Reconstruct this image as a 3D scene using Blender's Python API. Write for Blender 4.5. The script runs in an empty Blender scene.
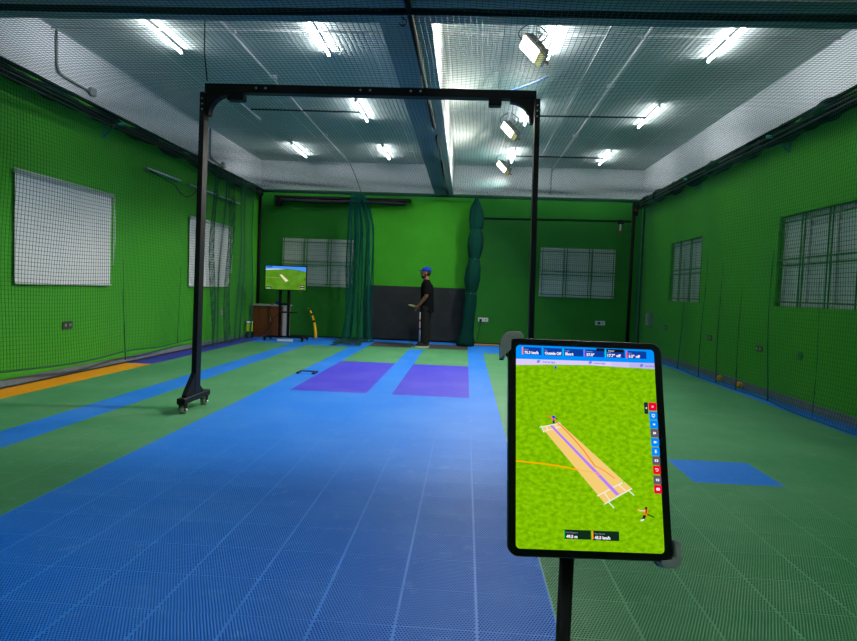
import bpy, math, random
import numpy as np
from mathutils import Matrix, Vector, Euler
random.seed(7)
SC = bpy.context.scene
COL = SC.collection
PI = math.pi

# ------------------------------------------------------------------ materials
def lin(c):
    return tuple(((x/255)/12.92 if x/255 <= .04045 else (((x/255)+.055)/1.055)**2.4) for x in c)

def mat(name, rgb, rough=.6, metal=0., spec=.4, var=0., vscale=3., tint=None, bump=0., bscale=60., stretch=(1, 1, 1), emit=0.):
    """Procedural principled material: base colour wanders between rgb and tint by noise."""
    m = bpy.data.materials.new(name); m.use_nodes = True
    nt = m.node_tree; N = nt.nodes; L = nt.links
    b = N['Principled BSDF']
    c = (*lin(rgb), 1)
    b.inputs['Base Color'].default_value = c
    b.inputs['Roughness'].default_value = rough
    b.inputs['Metallic'].default_value = metal
    b.inputs['Specular IOR Level'].default_value = spec
    co = N.new('ShaderNodeTexCoord'); mp = N.new('ShaderNodeMapping'); mp.inputs['Scale'].default_value = stretch
    L.new(co.outputs['Object'], mp.inputs['Vector'])
    if var > 0:
        nz = N.new('ShaderNodeTexNoise'); nz.inputs['Scale'].default_value = vscale; nz.inputs['Detail'].default_value = 6; nz.inputs['Roughness'].default_value = .6
        L.new(mp.outputs['Vector'], nz.inputs['Vector'])
        rp = N.new('ShaderNodeMapRange'); rp.inputs['From Min'].default_value = .42; rp.inputs['From Max'].default_value = .75
        rp.inputs['To Max'].default_value = var
        L.new(nz.outputs['Fac'], rp.inputs['Value'])
        mx = N.new('ShaderNodeMix'); mx.data_type = 'RGBA'
        mx.inputs['A'].default_value = c
        mx.inputs['B'].default_value = (*lin(tint or tuple(min(255, x*1.3+15) for x in rgb)), 1)
        L.new(rp.outputs['Result'], mx.inputs['Factor']); L.new(mx.outputs['Result'], b.inputs['Base Color'])
    if bump > 0:
        nb = N.new('ShaderNodeTexNoise'); nb.inputs['Scale'].default_value = bscale; nb.inputs['Detail'].default_value = 3
        L.new(mp.outputs['Vector'], nb.inputs['Vector'])
        bp = N.new('ShaderNodeBump'); bp.inputs['Strength'].default_value = bump; bp.inputs['Distance'].default_value = .004
        L.new(nb.outputs['Fac'], bp.inputs['Height']); L.new(bp.outputs['Normal'], b.inputs['Normal'])
    if emit > 0:
        b.inputs['Emission Color'].default_value = c
        b.inputs['Emission Strength'].default_value = emit
    return m

def glow(name, rgb, strength=1.):
    m = bpy.data.materials.new(name); m.use_nodes = True
    nt = m.node_tree; nt.nodes.clear()
    o = nt.nodes.new('ShaderNodeOutputMaterial'); e = nt.nodes.new('ShaderNodeEmission')
    e.inputs['Color'].default_value = (*lin(rgb), 1); e.inputs['Strength'].default_value = strength
    nt.links.new(e.outputs[0], o.inputs['Surface'])
    return m

def glow_grass(name, a, b, scale, stretch=(1, 1, 1), wave=0.):
    """A lit screen showing mown grass."""
    m = bpy.data.materials.new(name); m.use_nodes = True
    nt = m.node_tree; nt.nodes.clear(); N = nt.nodes; L = nt.links
    o = N.new('ShaderNodeOutputMaterial'); e = N.new('ShaderNodeEmission')
    co = N.new('ShaderNodeTexCoord'); mp = N.new('ShaderNodeMapping'); mp.inputs['Scale'].default_value = stretch
    L.new(co.outputs['Object'], mp.inputs['Vector'])
    nz = N.new('ShaderNodeTexNoise'); nz.inputs['Scale'].default_value = scale; nz.inputs['Detail'].default_value = 4
    L.new(mp.outputs['Vector'], nz.inputs['Vector'])
    fac = nz.outputs['Fac']
    if wave:
        wv = N.new('ShaderNodeTexWave'); wv.wave_type = 'BANDS'; wv.bands_direction = 'X'
        wv.inputs['Scale'].default_value = wave; wv.inputs['Distortion'].default_value = 5; wv.inputs['Detail'].default_value = 2
        wv.inputs['Detail Scale'].default_value = 1.5
        L.new(mp.outputs['Vector'], wv.inputs['Vector'])
        ad = N.new('ShaderNodeMix'); ad.data_type = 'FLOAT'; ad.inputs['Factor'].default_value = .35
        L.new(nz.outputs['Fac'], ad.inputs['A']); L.new(wv.outputs['Fac'], ad.inputs['B']); fac = ad.outputs['Result']
    rp = N.new('ShaderNodeValToRGB'); rp.color_ramp.elements[0].position = .3; rp.color_ramp.elements[1].position = .68
    rp.color_ramp.elements[0].color = (*lin(a), 1); rp.color_ramp.elements[1].color = (*lin(b), 1)
    L.new(fac, rp.inputs['Fac']); L.new(rp.outputs['Color'], e.inputs['Color']); L.new(e.outputs[0], o.inputs['Surface'])
    return m

M = {}
M['black'] = mat('black powder coated steel', (11, 11, 14), .5, 0., .2)
M['black2'] = mat('matt black steel', (9, 9, 11), .6, 0, .2)
M['steel'] = mat('brushed steel', (170, 172, 172), .35, .9)
M['zinc'] = mat('grey zinc pipe', (150, 155, 155), .45, .2)
M['whitepl'] = mat('white plastic', (220, 222, 222), .4)
M['greypl'] = mat('grey rubber', (158, 155, 151), .62, bump=.1)
M['navyrub'] = mat('navy rubber', (20, 32, 62), .6)
M['glassblk'] = mat('black tablet bezel', (8, 9, 11), .35, 0, .25)
M['casealu'] = mat('tablet aluminium rim', (92, 96, 96), .35, .7)
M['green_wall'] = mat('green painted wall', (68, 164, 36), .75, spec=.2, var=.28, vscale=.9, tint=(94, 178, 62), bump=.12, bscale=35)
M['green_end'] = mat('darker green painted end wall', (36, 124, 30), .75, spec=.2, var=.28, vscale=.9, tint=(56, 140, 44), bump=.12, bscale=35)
M['green_panel'] = mat('bright green backing', (54, 146, 26), .7, spec=.2, var=.2, vscale=1.2)
M['white_wall'] = mat('white painted masonry', (236, 238, 241), .8, spec=.2, var=.12, vscale=1.5, tint=(214, 217, 221), bump=.15, bscale=20)
M['beam'] = mat('painted concrete beam', (158, 164, 164), .8, spec=.1, var=.15, vscale=1.5, tint=(140, 148, 148))
M['grey_skirt'] = mat('grey cement skirting', (112, 122, 132), .85, var=.6, vscale=6, tint=(82, 90, 100))
M['wallmat'] = mat('dark rubber wall mat', (36, 40, 43), .8, 0, .15, var=.3, vscale=4)
M['net'] = mat('green net twine', (16, 84, 62), .7)
M['netteal'] = mat('teal green net twine', (10, 84, 76), .8, 0, .1)
M['netdark'] = mat('dark green net twine', (8, 56, 48), .75)
M['netblack'] = mat('dark roof net twine', (12, 54, 54), .75)
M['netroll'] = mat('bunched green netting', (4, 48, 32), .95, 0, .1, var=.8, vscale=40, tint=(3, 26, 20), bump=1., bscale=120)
M['netbundle'] = mat('tied green netting', (6, 54, 46), .95, 0, .08, var=.9, vscale=60, tint=(4, 40, 34), bump=1., bscale=140)
M['grille'] = mat('green painted grille', (30, 112, 50), .55)
M['frame_grey'] = mat('grey window frame', (190, 195, 192), .5)
M['louvre'] = mat('frosted louvre glass', (188, 200, 193), .35, spec=.5, var=.3, vscale=3, tint=(166, 178, 171))
M['blind'] = mat('white roller blind cloth', (226, 226, 230), .8, var=.15, vscale=2, tint=(205, 207, 214))
M['teal'] = mat('teal painted bracket', (24, 138, 116), .6)
M['wood'] = mat('brown wood veneer', (110, 58, 24), .5, var=.8, vscale=7, tint=(74, 36, 14), stretch=(3, 3, .35))
M['worktop'] = mat('grey laminate', (150, 152, 152), .5)
M['yellow'] = mat('yellow rubber', (232, 172, 10), .5)
M['yellowball'] = mat('yellow ball', (240, 176, 8), .45)
M['cable'] = mat('black cable', (16, 22, 20), .6)
M['rope'] = mat('dark green cord', (10, 84, 58), .8)
M['roperail'] = mat('dark green painted pipe', (8, 26, 24), .75, 0, .08)
M['bluerope'] = mat('blue rope', (70, 100, 200), .7)
M['skin'] = mat('skin', (138, 88, 64), .55, spec=.3)
M['blacktee'] = mat('black cotton', (8, 8, 9), .9, 0, .08, bump=.3, bscale=30)
M['trouser'] = mat('charcoal trousers', (27, 26, 28), .85, 0, .12, bump=.3, bscale=25)
M['capblue'] = mat('blue cap cloth', (10, 50, 158), .8, 0, .15)
M['hair'] = mat('dark hair', (20, 15, 13), .7)
M['shoe'] = mat('dark shoe fabric', (28, 26, 28), .7)
M['sole'] = mat('pale shoe sole', (196, 190, 180), .6)
M['willow'] = mat('pale willow wood', (216, 190, 140), .55, var=.3, vscale=8)
M['grip'] = mat('dark rubber grip', (40, 30, 28), .7)
M['stump'] = mat('white plastic stump', (205, 205, 205), .45)
M['stumpred'] = mat('red band', (170, 40, 40), .5)
M['orangebase'] = mat('black stump base', (24, 24, 26), .5)
M['socketdark'] = mat('dark grey socket plate', (62, 62, 58), .6)
M['subfloor'] = mat('dark underlay', (14, 24, 40), .9)
M['lamp_housing'] = mat('grey die cast housing', (120, 116, 112), .5, .3)
M['amber'] = mat('orange gland', (200, 110, 40), .5)
M['tube'] = glow('lit fluorescent tube', (245, 250, 255), 104.)
M['tubeoff'] = mat('unlit tube', (240, 246, 244), .4)
M['led'] = glow('led floodlight face', (255, 246, 222), 14.)
M['ledchip'] = mat('yellow led board', (226, 200, 120), .5)
M['red'] = mat('red plastic', (190, 30, 24), .5)
M['floorgap'] = mat('black edge strip', (30, 26, 26), .7)

def floor_mat(name, rgb, tint, var=.45):
    """Plastic sports tile: dusty patches, small scuffs."""
    m = mat(name, rgb, .55, 0, .3, var, 1.1, tint)
    nt = m.node_tree; N = nt.nodes; L = nt.links; b = N['Principled BSDF']
    src = b.inputs['Base Color'].links[0].from_socket
    co = N.new('ShaderNodeTexCoord')
    n2 = N.new('ShaderNodeTexNoise'); n2.inputs['Scale'].default_value = 7; n2.inputs['Detail'].default_value = 8; n2.inputs['Roughness'].default_value = .7
    L.new(co.outputs['Object'], n2.inputs['Vector'])
    r2 = N.new('ShaderNodeMapRange'); r2.inputs['From Min'].default_value = .57; r2.inputs['From Max'].default_value = .72; r2.inputs['To Max'].default_value = .5
    L.new(n2.outputs['Fac'], r2.inputs['Value'])
    mx = N.new('ShaderNodeMix'); mx.data_type = 'RGBA'; L.new(src, mx.inputs['A']); mx.inputs['B'].default_value = (*lin(tint), 1)
    L.new(r2.outputs['Result'], mx.inputs['Factor'])
    L.new(mx.outputs['Result'], b.inputs['Base Color'])
    return m
M['f_blue'] = floor_mat('blue sports tile', (22, 122, 230), (96, 160, 238), .32)
M['f_green'] = floor_mat('green sports tile', (72, 142, 94), (122, 170, 132), .45)
M['f_purple'] = floor_mat('purple sports tile', (64, 56, 206), (108, 100, 220), .45)
M['f_grey'] = floor_mat('charcoal sports tile', (66, 62, 62), (100, 96, 94), .3)
M['f_orange'] = floor_mat('orange sports tile', (248, 156, 10), (250, 182, 70), .2)
M['f_indigo'] = floor_mat('indigo sports tile', (50, 44, 168), (78, 72, 186), .3)
def rim(name, rgb): return mat(name, rgb, .5, 0, .3)
M['r_blue'] = rim('blue tile rim', (34, 128, 232)); M['r_green'] = rim('green tile rim', (80, 150, 102))

def ceiling_mat():
    m = mat('white ribbed ceiling sheet', (198, 208, 203), .8, spec=.08, var=.2, vscale=.8, tint=(180, 191, 186))
    nt = m.node_tree; N = nt.nodes; L = nt.links; b = N['Principled BSDF']
    co = N.new('ShaderNodeTexCoord'); sp = N.new('ShaderNodeSeparateXYZ'); L.new(co.outputs['Object'], sp.inputs[0])
    def seam(axis, period, off, w):
        a = N.new('ShaderNodeMath'); a.operation = 'ADD'; a.inputs[1].default_value = off; L.new(sp.outputs[axis], a.inputs[0])
        f = N.new('ShaderNodeMath'); f.operation = 'PINGPONG'; f.inputs[1].default_value = period/2; L.new(a.outputs[0], f.inputs[0])
        c = N.new('ShaderNodeMath'); c.operation = 'LESS_THAN'; c.inputs[1].default_value = w; L.new(f.outputs[0], c.inputs[0])
        return c.outputs[0]
    s1 = seam('X', .94, .32, .008); s2 = seam('Y', 1.62, .55, .008)
    mxx = N.new('ShaderNodeMath'); mxx.operation = 'MAXIMUM'; L.new(s1, mxx.inputs[0]); L.new(s2, mxx.inputs[1])
    src = b.inputs['Base Color'].links[0].from_socket
    mx = N.new('ShaderNodeMix'); mx.data_type = 'RGBA'; L.new(src, mx.inputs['A']); mx.inputs['B'].default_value = (.86, .9, .9, 1)
    L.new(mxx.outputs[0], mx.inputs['Factor']); L.new(mx.outputs['Result'], b.inputs['Base Color'])
    wv = N.new('ShaderNodeTexWave'); wv.bands_direction = 'X'; wv.inputs['Scale'].default_value = 5.; L.new(co.outputs['Object'], wv.inputs['Vector'])
    bp = N.new('ShaderNodeBump'); bp.inputs['Strength'].default_value = .22; bp.inputs['Distance'].default_value = .01
    L.new(wv.outputs['Fac'], bp.inputs['Height']); L.new(bp.outputs['Normal'], b.inputs['Normal'])
    return m
M['ceil'] = ceiling_mat()

# ------------------------------------------------------------------ mesh helpers
class MB:
    def __init__(s): s.v = []; s.f = []; s.m = []
    def add(s, vs, fs, mi=0):
        o = len(s.v); s.v += [tuple(p) for p in vs]; s.f += [tuple(i+o for i in f) for f in fs]; s.m += [mi]*len(fs)
        return s
    def box(s, x0, x1, y0, y1, z0, z1, mi=0, T=None, bev=0.):
        if bev > 0:
            b = min(bev, (x1-x0)/2.01, (y1-y0)/2.01, (z1-z0)/2.01)
            vs = []; 
            # chamfered box: 24 verts (3 per corner)
            idx = {}
            for ix, X in enumerate((x0, x1)):
                for iy, Y in enumerate((y0, y1)):
                    for iz, Z in enumerate((z0, z1)):
                        sx, sy, sz = (1 if ix == 0 else -1), (1 if iy == 0 else -1), (1 if iz == 0 else -1)
                        for ax in range(3):
                            p = [X+sx*b, Y+sy*b, Z+sz*b]; p[ax] = (X, Y, Z)[ax]
                            idx[ix, iy, iz, ax] = len(vs); vs.append(Vector(p))
            fs = []
            def q(l): fs.append(tuple(idx[k] for k in l))
            for d in (0, 1):
                q([(d, 0, 0, 0), (d, 0, 1, 0), (d, 1, 1, 0), (d, 1, 0, 0)] if d == 0 else [(d, 0, 0, 0), (d, 1, 0, 0), (d, 1, 1, 0), (d, 0, 1, 0)])
                q([(0, d, 0, 1), (1, d, 0, 1), (1, d, 1, 1), (0, d, 1, 1)] if d == 0 else [(0, d, 0, 1), (0, d, 1, 1), (1, d, 1, 1), (1, d, 0, 1)])
                q([(0, 0, d, 2), (0, 1, d, 2), (1, 1, d, 2), (1, 0, d, 2)] if d == 0 else [(0, 0, d, 2), (1, 0, d, 2), (1, 1, d, 2), (0, 1, d, 2)])
            for a in (0, 1):
                for c in (0, 1):
                    q([(a, c, 0, 0), (a, c, 1, 0), (a, c, 1, 1), (a, c, 0, 1)])
                    q([(a, 0, c, 0), (a, 1, c, 0), (a, 1, c, 2), (a, 0, c, 2)])
                    q([(0, a, c, 1), (1, a, c, 1), (1, a, c, 2), (0, a, c, 2)])
                    for e in (0, 1): q([(a, c, e, 0), (a, c, e, 1), (a, c, e, 2)])
        else:
            vs = [Vector((x, y, z)) for x in (x0, x1) for y in (y0, y1) for z in (z0, z1)]
            fs = [(0, 1, 3, 2), (4, 6, 7, 5), (0, 4, 5, 1), (2, 3, 7, 6), (0, 2, 6, 4), (1, 5, 7, 3)]
        if T is not None: vs = [T @ v for v in vs]
        return s.add(vs, fs, mi)
    def tube(s, pts, r, n=10, mi=0, cap=True, sq=None):
        pts = [Vector(p) for p in pts]; k = len(pts)
        rs = r if isinstance(r, (list, tuple)) else [r]*k
        t0 = (pts[1]-pts[0]).normalized()
        ref = Vector((0, 0, 1)) if abs(t0.z) < .9 else Vector((1, 0, 0))
        a = t0.cross(ref).normalized()
        vs = []
        for i in range(k):
            t = (pts[min(i+1, k-1)]-pts[max(i-1, 0)]).normalized()
            a = (a-t*a.dot(t)).normalized(); b = t.cross(a)
            for j in range(n):
                th = 2*PI*j/n + (PI/4 if n == 4 else 0)
                vs.append(pts[i]+(a*math.cos(th)+b*math.sin(th))*rs[i])
        fs = [(i*n+j, i*n+(j+1) % n, (i+1)*n+(j+1) % n, (i+1)*n+j) for i in range(k-1) for j in range(n)]
        if cap: fs += [tuple(range(n))[::-1], tuple(range((k-1)*n, k*n))]
        return s.add(vs, fs, mi)
    def ell(s, c, r, n=16, k=10, mi=0, T=None):
        vs = [Vector((0, 0, -1))]
        for i in range(1, k):
            ph = -PI/2+PI*i/k
            vs += [Vector((math.cos(ph)*math.cos(2*PI*j/n), math.cos(ph)*math.sin(2*PI*j/n), math.sin(ph))) for j in range(n)]
        vs.append(Vector((0, 0, 1)))
        fs = [(0, 1+(j+1) % n, 1+j) for j in range(n)]
        for i in range(k-2):
            fs += [(1+i*n+j, 1+i*n+(j+1) % n, 1+(i+1)*n+(j+1) % n, 1+(i+1)*n+j) for j in range(n)]
        e = 1+(k-2)*n
        fs += [(e+j, e+(j+1) % n, len(vs)-1) for j in range(n)]
        R = T or Matrix.Identity(3)
        vs = [R @ Vector((v.x*r[0], v.y*r[1], v.z*r[2])) + Vector(c) for v in vs]
        return s.add(vs, fs, mi)
    def loft(s, rings, mi=0, cap=True):
        n = len(rings[0]); o = [p for r in rings for p in r]
        fs = [(i*n+j, i*n+(j+1) % n, (i+1)*n+(j+1) % n, (i+1)*n+j) for i in range(len(rings)-1) for j in range(n)]
        if cap: fs += [tuple(range(n))[::-1], tuple(range((len(rings)-1)*n, len(rings)*n))]
        return s.add(o, fs, mi)
    def prism(s, poly, a, b, f, mi=0):
        """poly: 2D points; f(p, q, h) -> xyz; extruded from h=a to h=b."""
        n = len(poly)
        vs = [f(p[0], p[1], a) for p in poly]+[f(p[0], p[1], b) for p in poly]
        fs = [(i, (i+1) % n, n+(i+1) % n, n+i) for i in range(n)]+[tuple(range(n))[::-1], tuple(range(n, 2*n))]
        return s.add(vs, fs, mi)
    def build(s, name, mats, parent=None, smooth=False, norm=True):
        me = bpy.data.meshes.new(name); me.from_pydata(s.v, [], s.f)
        if not isinstance(mats, (list, tuple)): mats = [mats]
        for m in mats: me.materials.append(m)
        me.polygons.foreach_set('material_index', s.m)
        if norm:
            import bmesh
            bm = bmesh.new(); bm.from_mesh(me); bmesh.ops.recalc_face_normals(bm, faces=bm.faces); bm.to_mesh(me); bm.free()
        if smooth:
            me.polygons.foreach_set('use_smooth', [True]*len(me.polygons))
        me.update()
        o = bpy.data.objects.new(name, me); COL.objects.link(o)
        if parent is not None: o.parent = parent
        return o

def autosmooth(o, ang=.6):
    me = o.data
    me.polygons.foreach_set('use_smooth', [True]*len(me.polygons))
    try: me.set_sharp_from_angle(angle=ang)
    except Exception: pass
    return o

def quads(name, V, Q, mats, mi=None, parent=None, smooth=False):
    V = np.asarray(V, np.float32); Q = np.asarray(Q, np.int32)
    me = bpy.data.meshes.new(name)
    me.vertices.add(len(V)); me.vertices.foreach_set('co', V.ravel())
    me.loops.add(Q.size); me.loops.foreach_set('vertex_index', Q.ravel())
    me.polygons.add(len(Q)); me.polygons.foreach_set('loop_start', np.arange(0, Q.size, 4, dtype=np.int32))
    for m in (mats if isinstance(mats, (list, tuple)) else [mats]): me.materials.append(m)
    if mi is not None: me.polygons.foreach_set('material_index', np.asarray(mi, np.int32))
    me.polygons.foreach_set('use_smooth', np.full(len(Q), smooth))
    me.update(calc_edges=True)
    o = bpy.data.objects.new(name, me); COL.objects.link(o)
    if parent is not None: o.parent = parent
    return o

def tag(o, label, cat, group=None, kind=None):
    o['label'] = label; o['category'] = cat
    if group: o['group'] = group
    if kind: o['kind'] = kind
    return o
def thing(name, label, cat, loc=(0, 0, 0), rot=None, group=None):
    o = bpy.data.objects.new(name, None); COL.objects.link(o); o.empty_display_size = .1
    o.location = loc
    if rot is not None:
        if isinstance(rot, Matrix): o.rotation_mode = 'QUATERNION'; o.rotation_quaternion = rot.to_quaternion()
        else: o.rotation_euler = rot
    return tag(o, label, cat, group)
def struct(o, label=None):
    o['kind'] = 'structure'
    if label: o['label'] = label
    return o
def dup(root, loc, label, rot=None):
    r = root.copy(); COL.objects.link(r); r.location = loc; r['label'] = label
    if rot is not None: r.rotation_euler = rot
    for ch in list(root.children):
        c = ch.copy(); COL.objects.link(c); c.parent = r
        for g in list(ch.children):
            d = g.copy(); COL.objects.link(d); d.parent = c
    return r

# ------------------------------------------------------------------ net strands
def strand_mesh(P, r):
    """P (S,K,3) polylines -> triangular tubes."""
    P = np.asarray(P, float); S, K, _ = P.shape
    t = np.gradient(P, axis=1); t /= np.linalg.norm(t, axis=2, keepdims=True)+1e-12
    ref = np.where(np.abs(t[..., 2:3]) < .85, np.array([0, 0, 1.]), np.array([1., 0, 0]))
    a = np.cross(t, ref); a /= np.linalg.norm(a, axis=2, keepdims=True)+1e-12
    b = np.cross(t, a)
    V = np.stack([P+r*(a*math.cos(h)+b*math.sin(h)) for h in (0, 2*PI/3, 4*PI/3)], axis=2)  # S,K,3,3
    idx = np.arange(S*K*3).reshape(S, K, 3)
    q = []
    for j in range(3):
        k = (j+1) % 3
        q.append(np.stack([idx[:, :-1, j], idx[:, :-1, k], idx[:, 1:, k], idx[:, 1:, j]], axis=-1).reshape(-1, 4))
    return V.reshape(-1, 3), np.concatenate(q)

def net(name, F, u0, u1, v0, v1, cell, material, r=.0014, su=.12, sv=.12, parent=None, ucells=None):
    us = ucells if ucells is not None else np.arange(u0, u1+1e-6, cell); vs = np.arange(v0, v1+1e-6, cell)
    fu = np.linspace(u0, u1, max(2, int((u1-u0)/su)+1)); fv = np.linspace(v0, v1, max(2, int((v1-v0)/sv)+1))
    A = F(*np.meshgrid(us, fv, indexing='ij'))      # strands of constant u
    B = np.swapaxes(F(*np.meshgrid(fu, vs, indexing='ij')), 0, 1)
    V1, Q1 = strand_mesh(A, r); V2, Q2 = strand_mesh(B, r)
    return quads(name, np.vstack([V1, V2]), np.vstack([Q1, Q2+len(V1)]), material, parent=parent, smooth=True)

# ------------------------------------------------------------------ room dimensions (metres)
XL, XR, YB, YF, ZC, ZG = -5.05, 4.05, 15.45, -4.0, 4.22, 3.54

# ---- floor: coloured sports tiles 0.305 m, perforated
T = .305; GX = .395; GY = 7.51
def zone(x, y):
    if y > 15.12 and x > .1: return 'f_orange'
    if x < -4.6: return 'f_orange' if y < 9.25 else ('f_indigo' if y < 14.35 else 'f_blue')
    if x < -3.65: return 'f_green' if y < 13.5 else 'f_blue'
    if x < -3.29: return 'f_blue'
    if x < -2.36: return 'f_green' if y < 13.25 else 'f_blue'
    if x > 3.75: return 'f_blue'
    if x > GX:
        if 1.61 < x < 2.23 and 4.45 < y < 5.08: return 'f_blue'
        return 'f_green' if y < 13.15 else 'f_blue'
    if -2.05 < x < -1.135 or -.83 < x < .085:
        if GY < y < 10.68: return 'f_purple'
        if 10.68 < y < 13.62: return 'f_green'
        if 13.62 < y < 14.74: return 'f_grey'
    if -1.135 < x < -.83 and 13.28 < y < 14.1: return 'f_green'
    return 'f_blue'
FM = ['f_blue', 'f_green', 'f_purple', 'f_grey', 'f_orange', 'f_indigo', 'subfloor', 'r_blue', 'r_green']
xb = [XL, -4.6]+list(np.linspace(-4.6, -3.65, 4))[1:]+[-3.29]+list(np.linspace(-3.29, -2.36, 4))[1:]
xb = xb+[GX-T*k for k in range(8, -1, -1)]+[GX+T*k for k in range(1, 12)]+[XR]
xb = sorted(set(round(float(x), 4) for x in xb))
NEAR0, NEAR1 = 12, 20      # perforated rows counted back from GY
ylines = [GY-T*k for k in range(20, 6, -1)]
Vs, Qs, Ms = [], [], []; nv = 0
def addq(V, Q, mi):
    global nv
    Vs.append(np.asarray(V, float)); Qs.append(np.asarray(Q)+nv); Ms.append(np.full(len(Q), mi)); nv += len(V)
def plain(x0, x1, y0, y1, mi, z=0.):
    addq([[x0, y0, z], [x1, y0, z], [x1, y1, z], [x0, y1, z]], [[0, 1, 2, 3]], mi)
def perforated(x0, x1, y0, y1, mi, ri, h=1.):
    rim_ = .0026; n = max(4, round((x1-x0)/.0127)); k = 22
    plain(x0, x0+rim_, y0, y1, ri); plain(x1-rim_, x1, y0, y1, ri)
    plain(x0+rim_, x1-rim_, y0, y0+rim_, ri); plain(x0+rim_, x1-rim_, y1-rim_, y1, ri)
    X0, X1, Y0, Y1 = x0+rim_, x1-rim_, y0+rim_, y1-rim_
    cx = (X1-X0)/n; cy = (Y1-Y0)/k
    cells = []
    for j in range(k):
        if j % 2 == 0: cells += [(X0+i*cx, Y0+j*cy) for i in range(n)]
        else:
            cells += [(X0+(i+.5)*cx, Y0+j*cy) for i in range(n-1)]
            plain(X0, X0+cx/2, Y0+j*cy, Y0+(j+1)*cy, mi); plain(X1-cx/2, X1, Y0+j*cy, Y0+(j+1)*cy, mi)
    C = np.array(cells); m = len(C)
    hx, hy = cx*.30*h, cy*.33*h
    off = np.array([[0, 0, 0], [cx, 0, 0], [cx, cy, 0], [0, cy, 0],
                    [cx/2-hx, cy/2-hy, 0], [cx/2+hx, cy/2-hy, 0], [cx/2+hx, cy/2+hy, 0], [cx/2-hx, cy/2+hy, 0],
                    [cx/2-hx, cy/2-hy, -.01], [cx/2+hx, cy/2-hy, -.01], [cx/2+hx, cy/2+hy, -.01], [cx/2-hx, cy/2+hy, -.01]])
    V = (np.c_[C, np.zeros(m)][:, None, :]+off[None]).reshape(-1, 3)
    q = np.array([[0, 1, 5, 4], [1, 2, 6, 5], [2, 3, 7, 6], [3, 0, 4, 7], [4, 5, 9, 8], [5, 6, 10, 9], [6, 7, 11, 10], [7, 4, 8, 11]])
    addq(V, (np.arange(m)[:, None, None]*12+q[None]).reshape(-1, 4), mi)
PERF_Y0, PERF_Y1 = ylines[0], ylines[-1]
for i in range(len(xb)-1):
    x0, x1 = xb[i], xb[i+1]; xc = (x0+x1)/2
    for j in range(len(ylines)-1):
        y0, y1 = ylines[j], ylines[j+1]; z = zone(xc, (y0+y1)/2); mi = FM.index(z)
        # tiles a step beyond the edges of the view stay plain
        if abs(xc-.1*y0) > .86*y0+.9 or x0 < -4.61 or x1 > 3.76: plain(x0, x1, y0, y1, mi)
        else: perforated(x0, x1, y0, y1, mi, FM.index('r_blue') if z == 'f_blue' else (FM.index('r_green') if z == 'f_green' else mi), max(.3, min(1., (6.3-y1)/3.2)))
# the rest of the floor: every tile with its own thin raised rim line
far = [YF]+[PERF_Y0-T*k for k in range(12, 0, -1)]
rows = [(far[i], far[i+1]) for i in range(len(far)-1)]+[(far[-1], PERF_Y0)]
yl2 = [PERF_Y1+T*k for k in range(0, 28)]
extra = [9.25, 14.35, 13.5, 13.25, 13.15, 10.68, 13.62, 14.74, 13.28, 14.1, 15.12]
def yrows(x):
    out = sorted(set([round(y, 4) for y in yl2 if y < 15.0]+[round(y, 4) for y in extra]+[YB]))
    res = [out[0]]
    for y in out[1:]:
        if y-res[-1] > .09: res.append(y)
        elif y in [round(e, 4) for e in extra]: res[-1] = y
    return res
YR = yrows(0)
for i in range(len(xb)-1):
    x0, x1 = xb[i], xb[i+1]; xc = (x0+x1)/2
    for y0, y1 in rows: plain(x0, x1, y0, y1, FM.index(zone(xc, (y0+y1)/2)))
    for j in range(len(YR)-1):
        y0, y1 = YR[j], YR[j+1]; z = zone(xc, (y0+y1)/2); mi = FM.index(z)
        w = .0022
        ri = FM.index('r_blue') if z == 'f_blue' else (FM.index('r_green') if z == 'f_green' else mi)
        plain(x0, x0+w, y0, y1, ri); plain(x1-w, x1, y0, y1, ri)
        plain(x0+w, x1-w, y0, y0+w, ri); plain(x0+w, x1-w, y1-w, y1, ri)
        plain(x0+w, x1-w, y0+w, y1-w, mi)
plain(XL, XR, YF, YB, FM.index('subfloor'), -.012)
struct(quads('floor', np.vstack(Vs), np.vstack(Qs), [M[k] for k in FM], np.concatenate(Ms)), 'blue and green perforated sports tile floor')

# ---- walls with window openings
def wall(name, to3, a0, a1, holes, depth_sign, label, paint='green_wall'):
    """wall in the (a, z) plane with rectangular recesses; green below ZG, white above."""
    b = MB(); D = .13
    As = sorted(set([a0, a1]+[h[0] for h in holes]+[h[1] for h in holes])); Zs = sorted(set([0, ZG, ZC]+[h[2] for h in holes]+[h[3] for h in holes]))
    for i in range(len(As)-1):
        for j in range(len(Zs)-1):
            ac, zc = (As[i]+As[i+1])/2, (Zs[j]+Zs[j+1])/2
            inh = any(h[0] < ac < h[1] and h[2] < zc < h[3] for h in holes)
            if inh: continue
            b.add([to3(As[i], 0, Zs[j]), to3(As[i+1], 0, Zs[j]), to3(As[i+1], 0, Zs[j+1]), to3(As[i], 0, Zs[j+1])], [(0, 1, 2, 3)], 1 if zc > ZG else 0)
    for p0, p1, z0, z1 in holes:
        for (pa, za, pb, zb) in ((p0, z0, p1, z0), (p1, z0, p1, z1), (p1, z1, p0, z1), (p0, z1, p0, z0)):
            b.add([to3(pa, 0, za), to3(pb, 0, zb), to3(pb, D, zb), to3(pa, D, za)], [(0, 1, 2, 3)], 0)
        b.add([to3(p0, D, z0), to3(p1, D, z0), to3(p1, D, z1), to3(p0, D, z1)], [(0, 1, 2, 3)], 0)
    return struct(b.build(name, [M[paint], M['white_wall']], norm=False), label)
RW = [(6.92, 8.71, 1.2, 2.36), (11.43, 13.16, 1.2, 2.35)]
BW = [(-4.47, -2.73, 1.23, 2.37), (1.73, 3.485, 1.19, 2.345)]
wall('wall_left', lambda a, d, z: (XL-d, a, z), YF, YB, [], -1, 'long green wall on the left with white band above')
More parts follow.
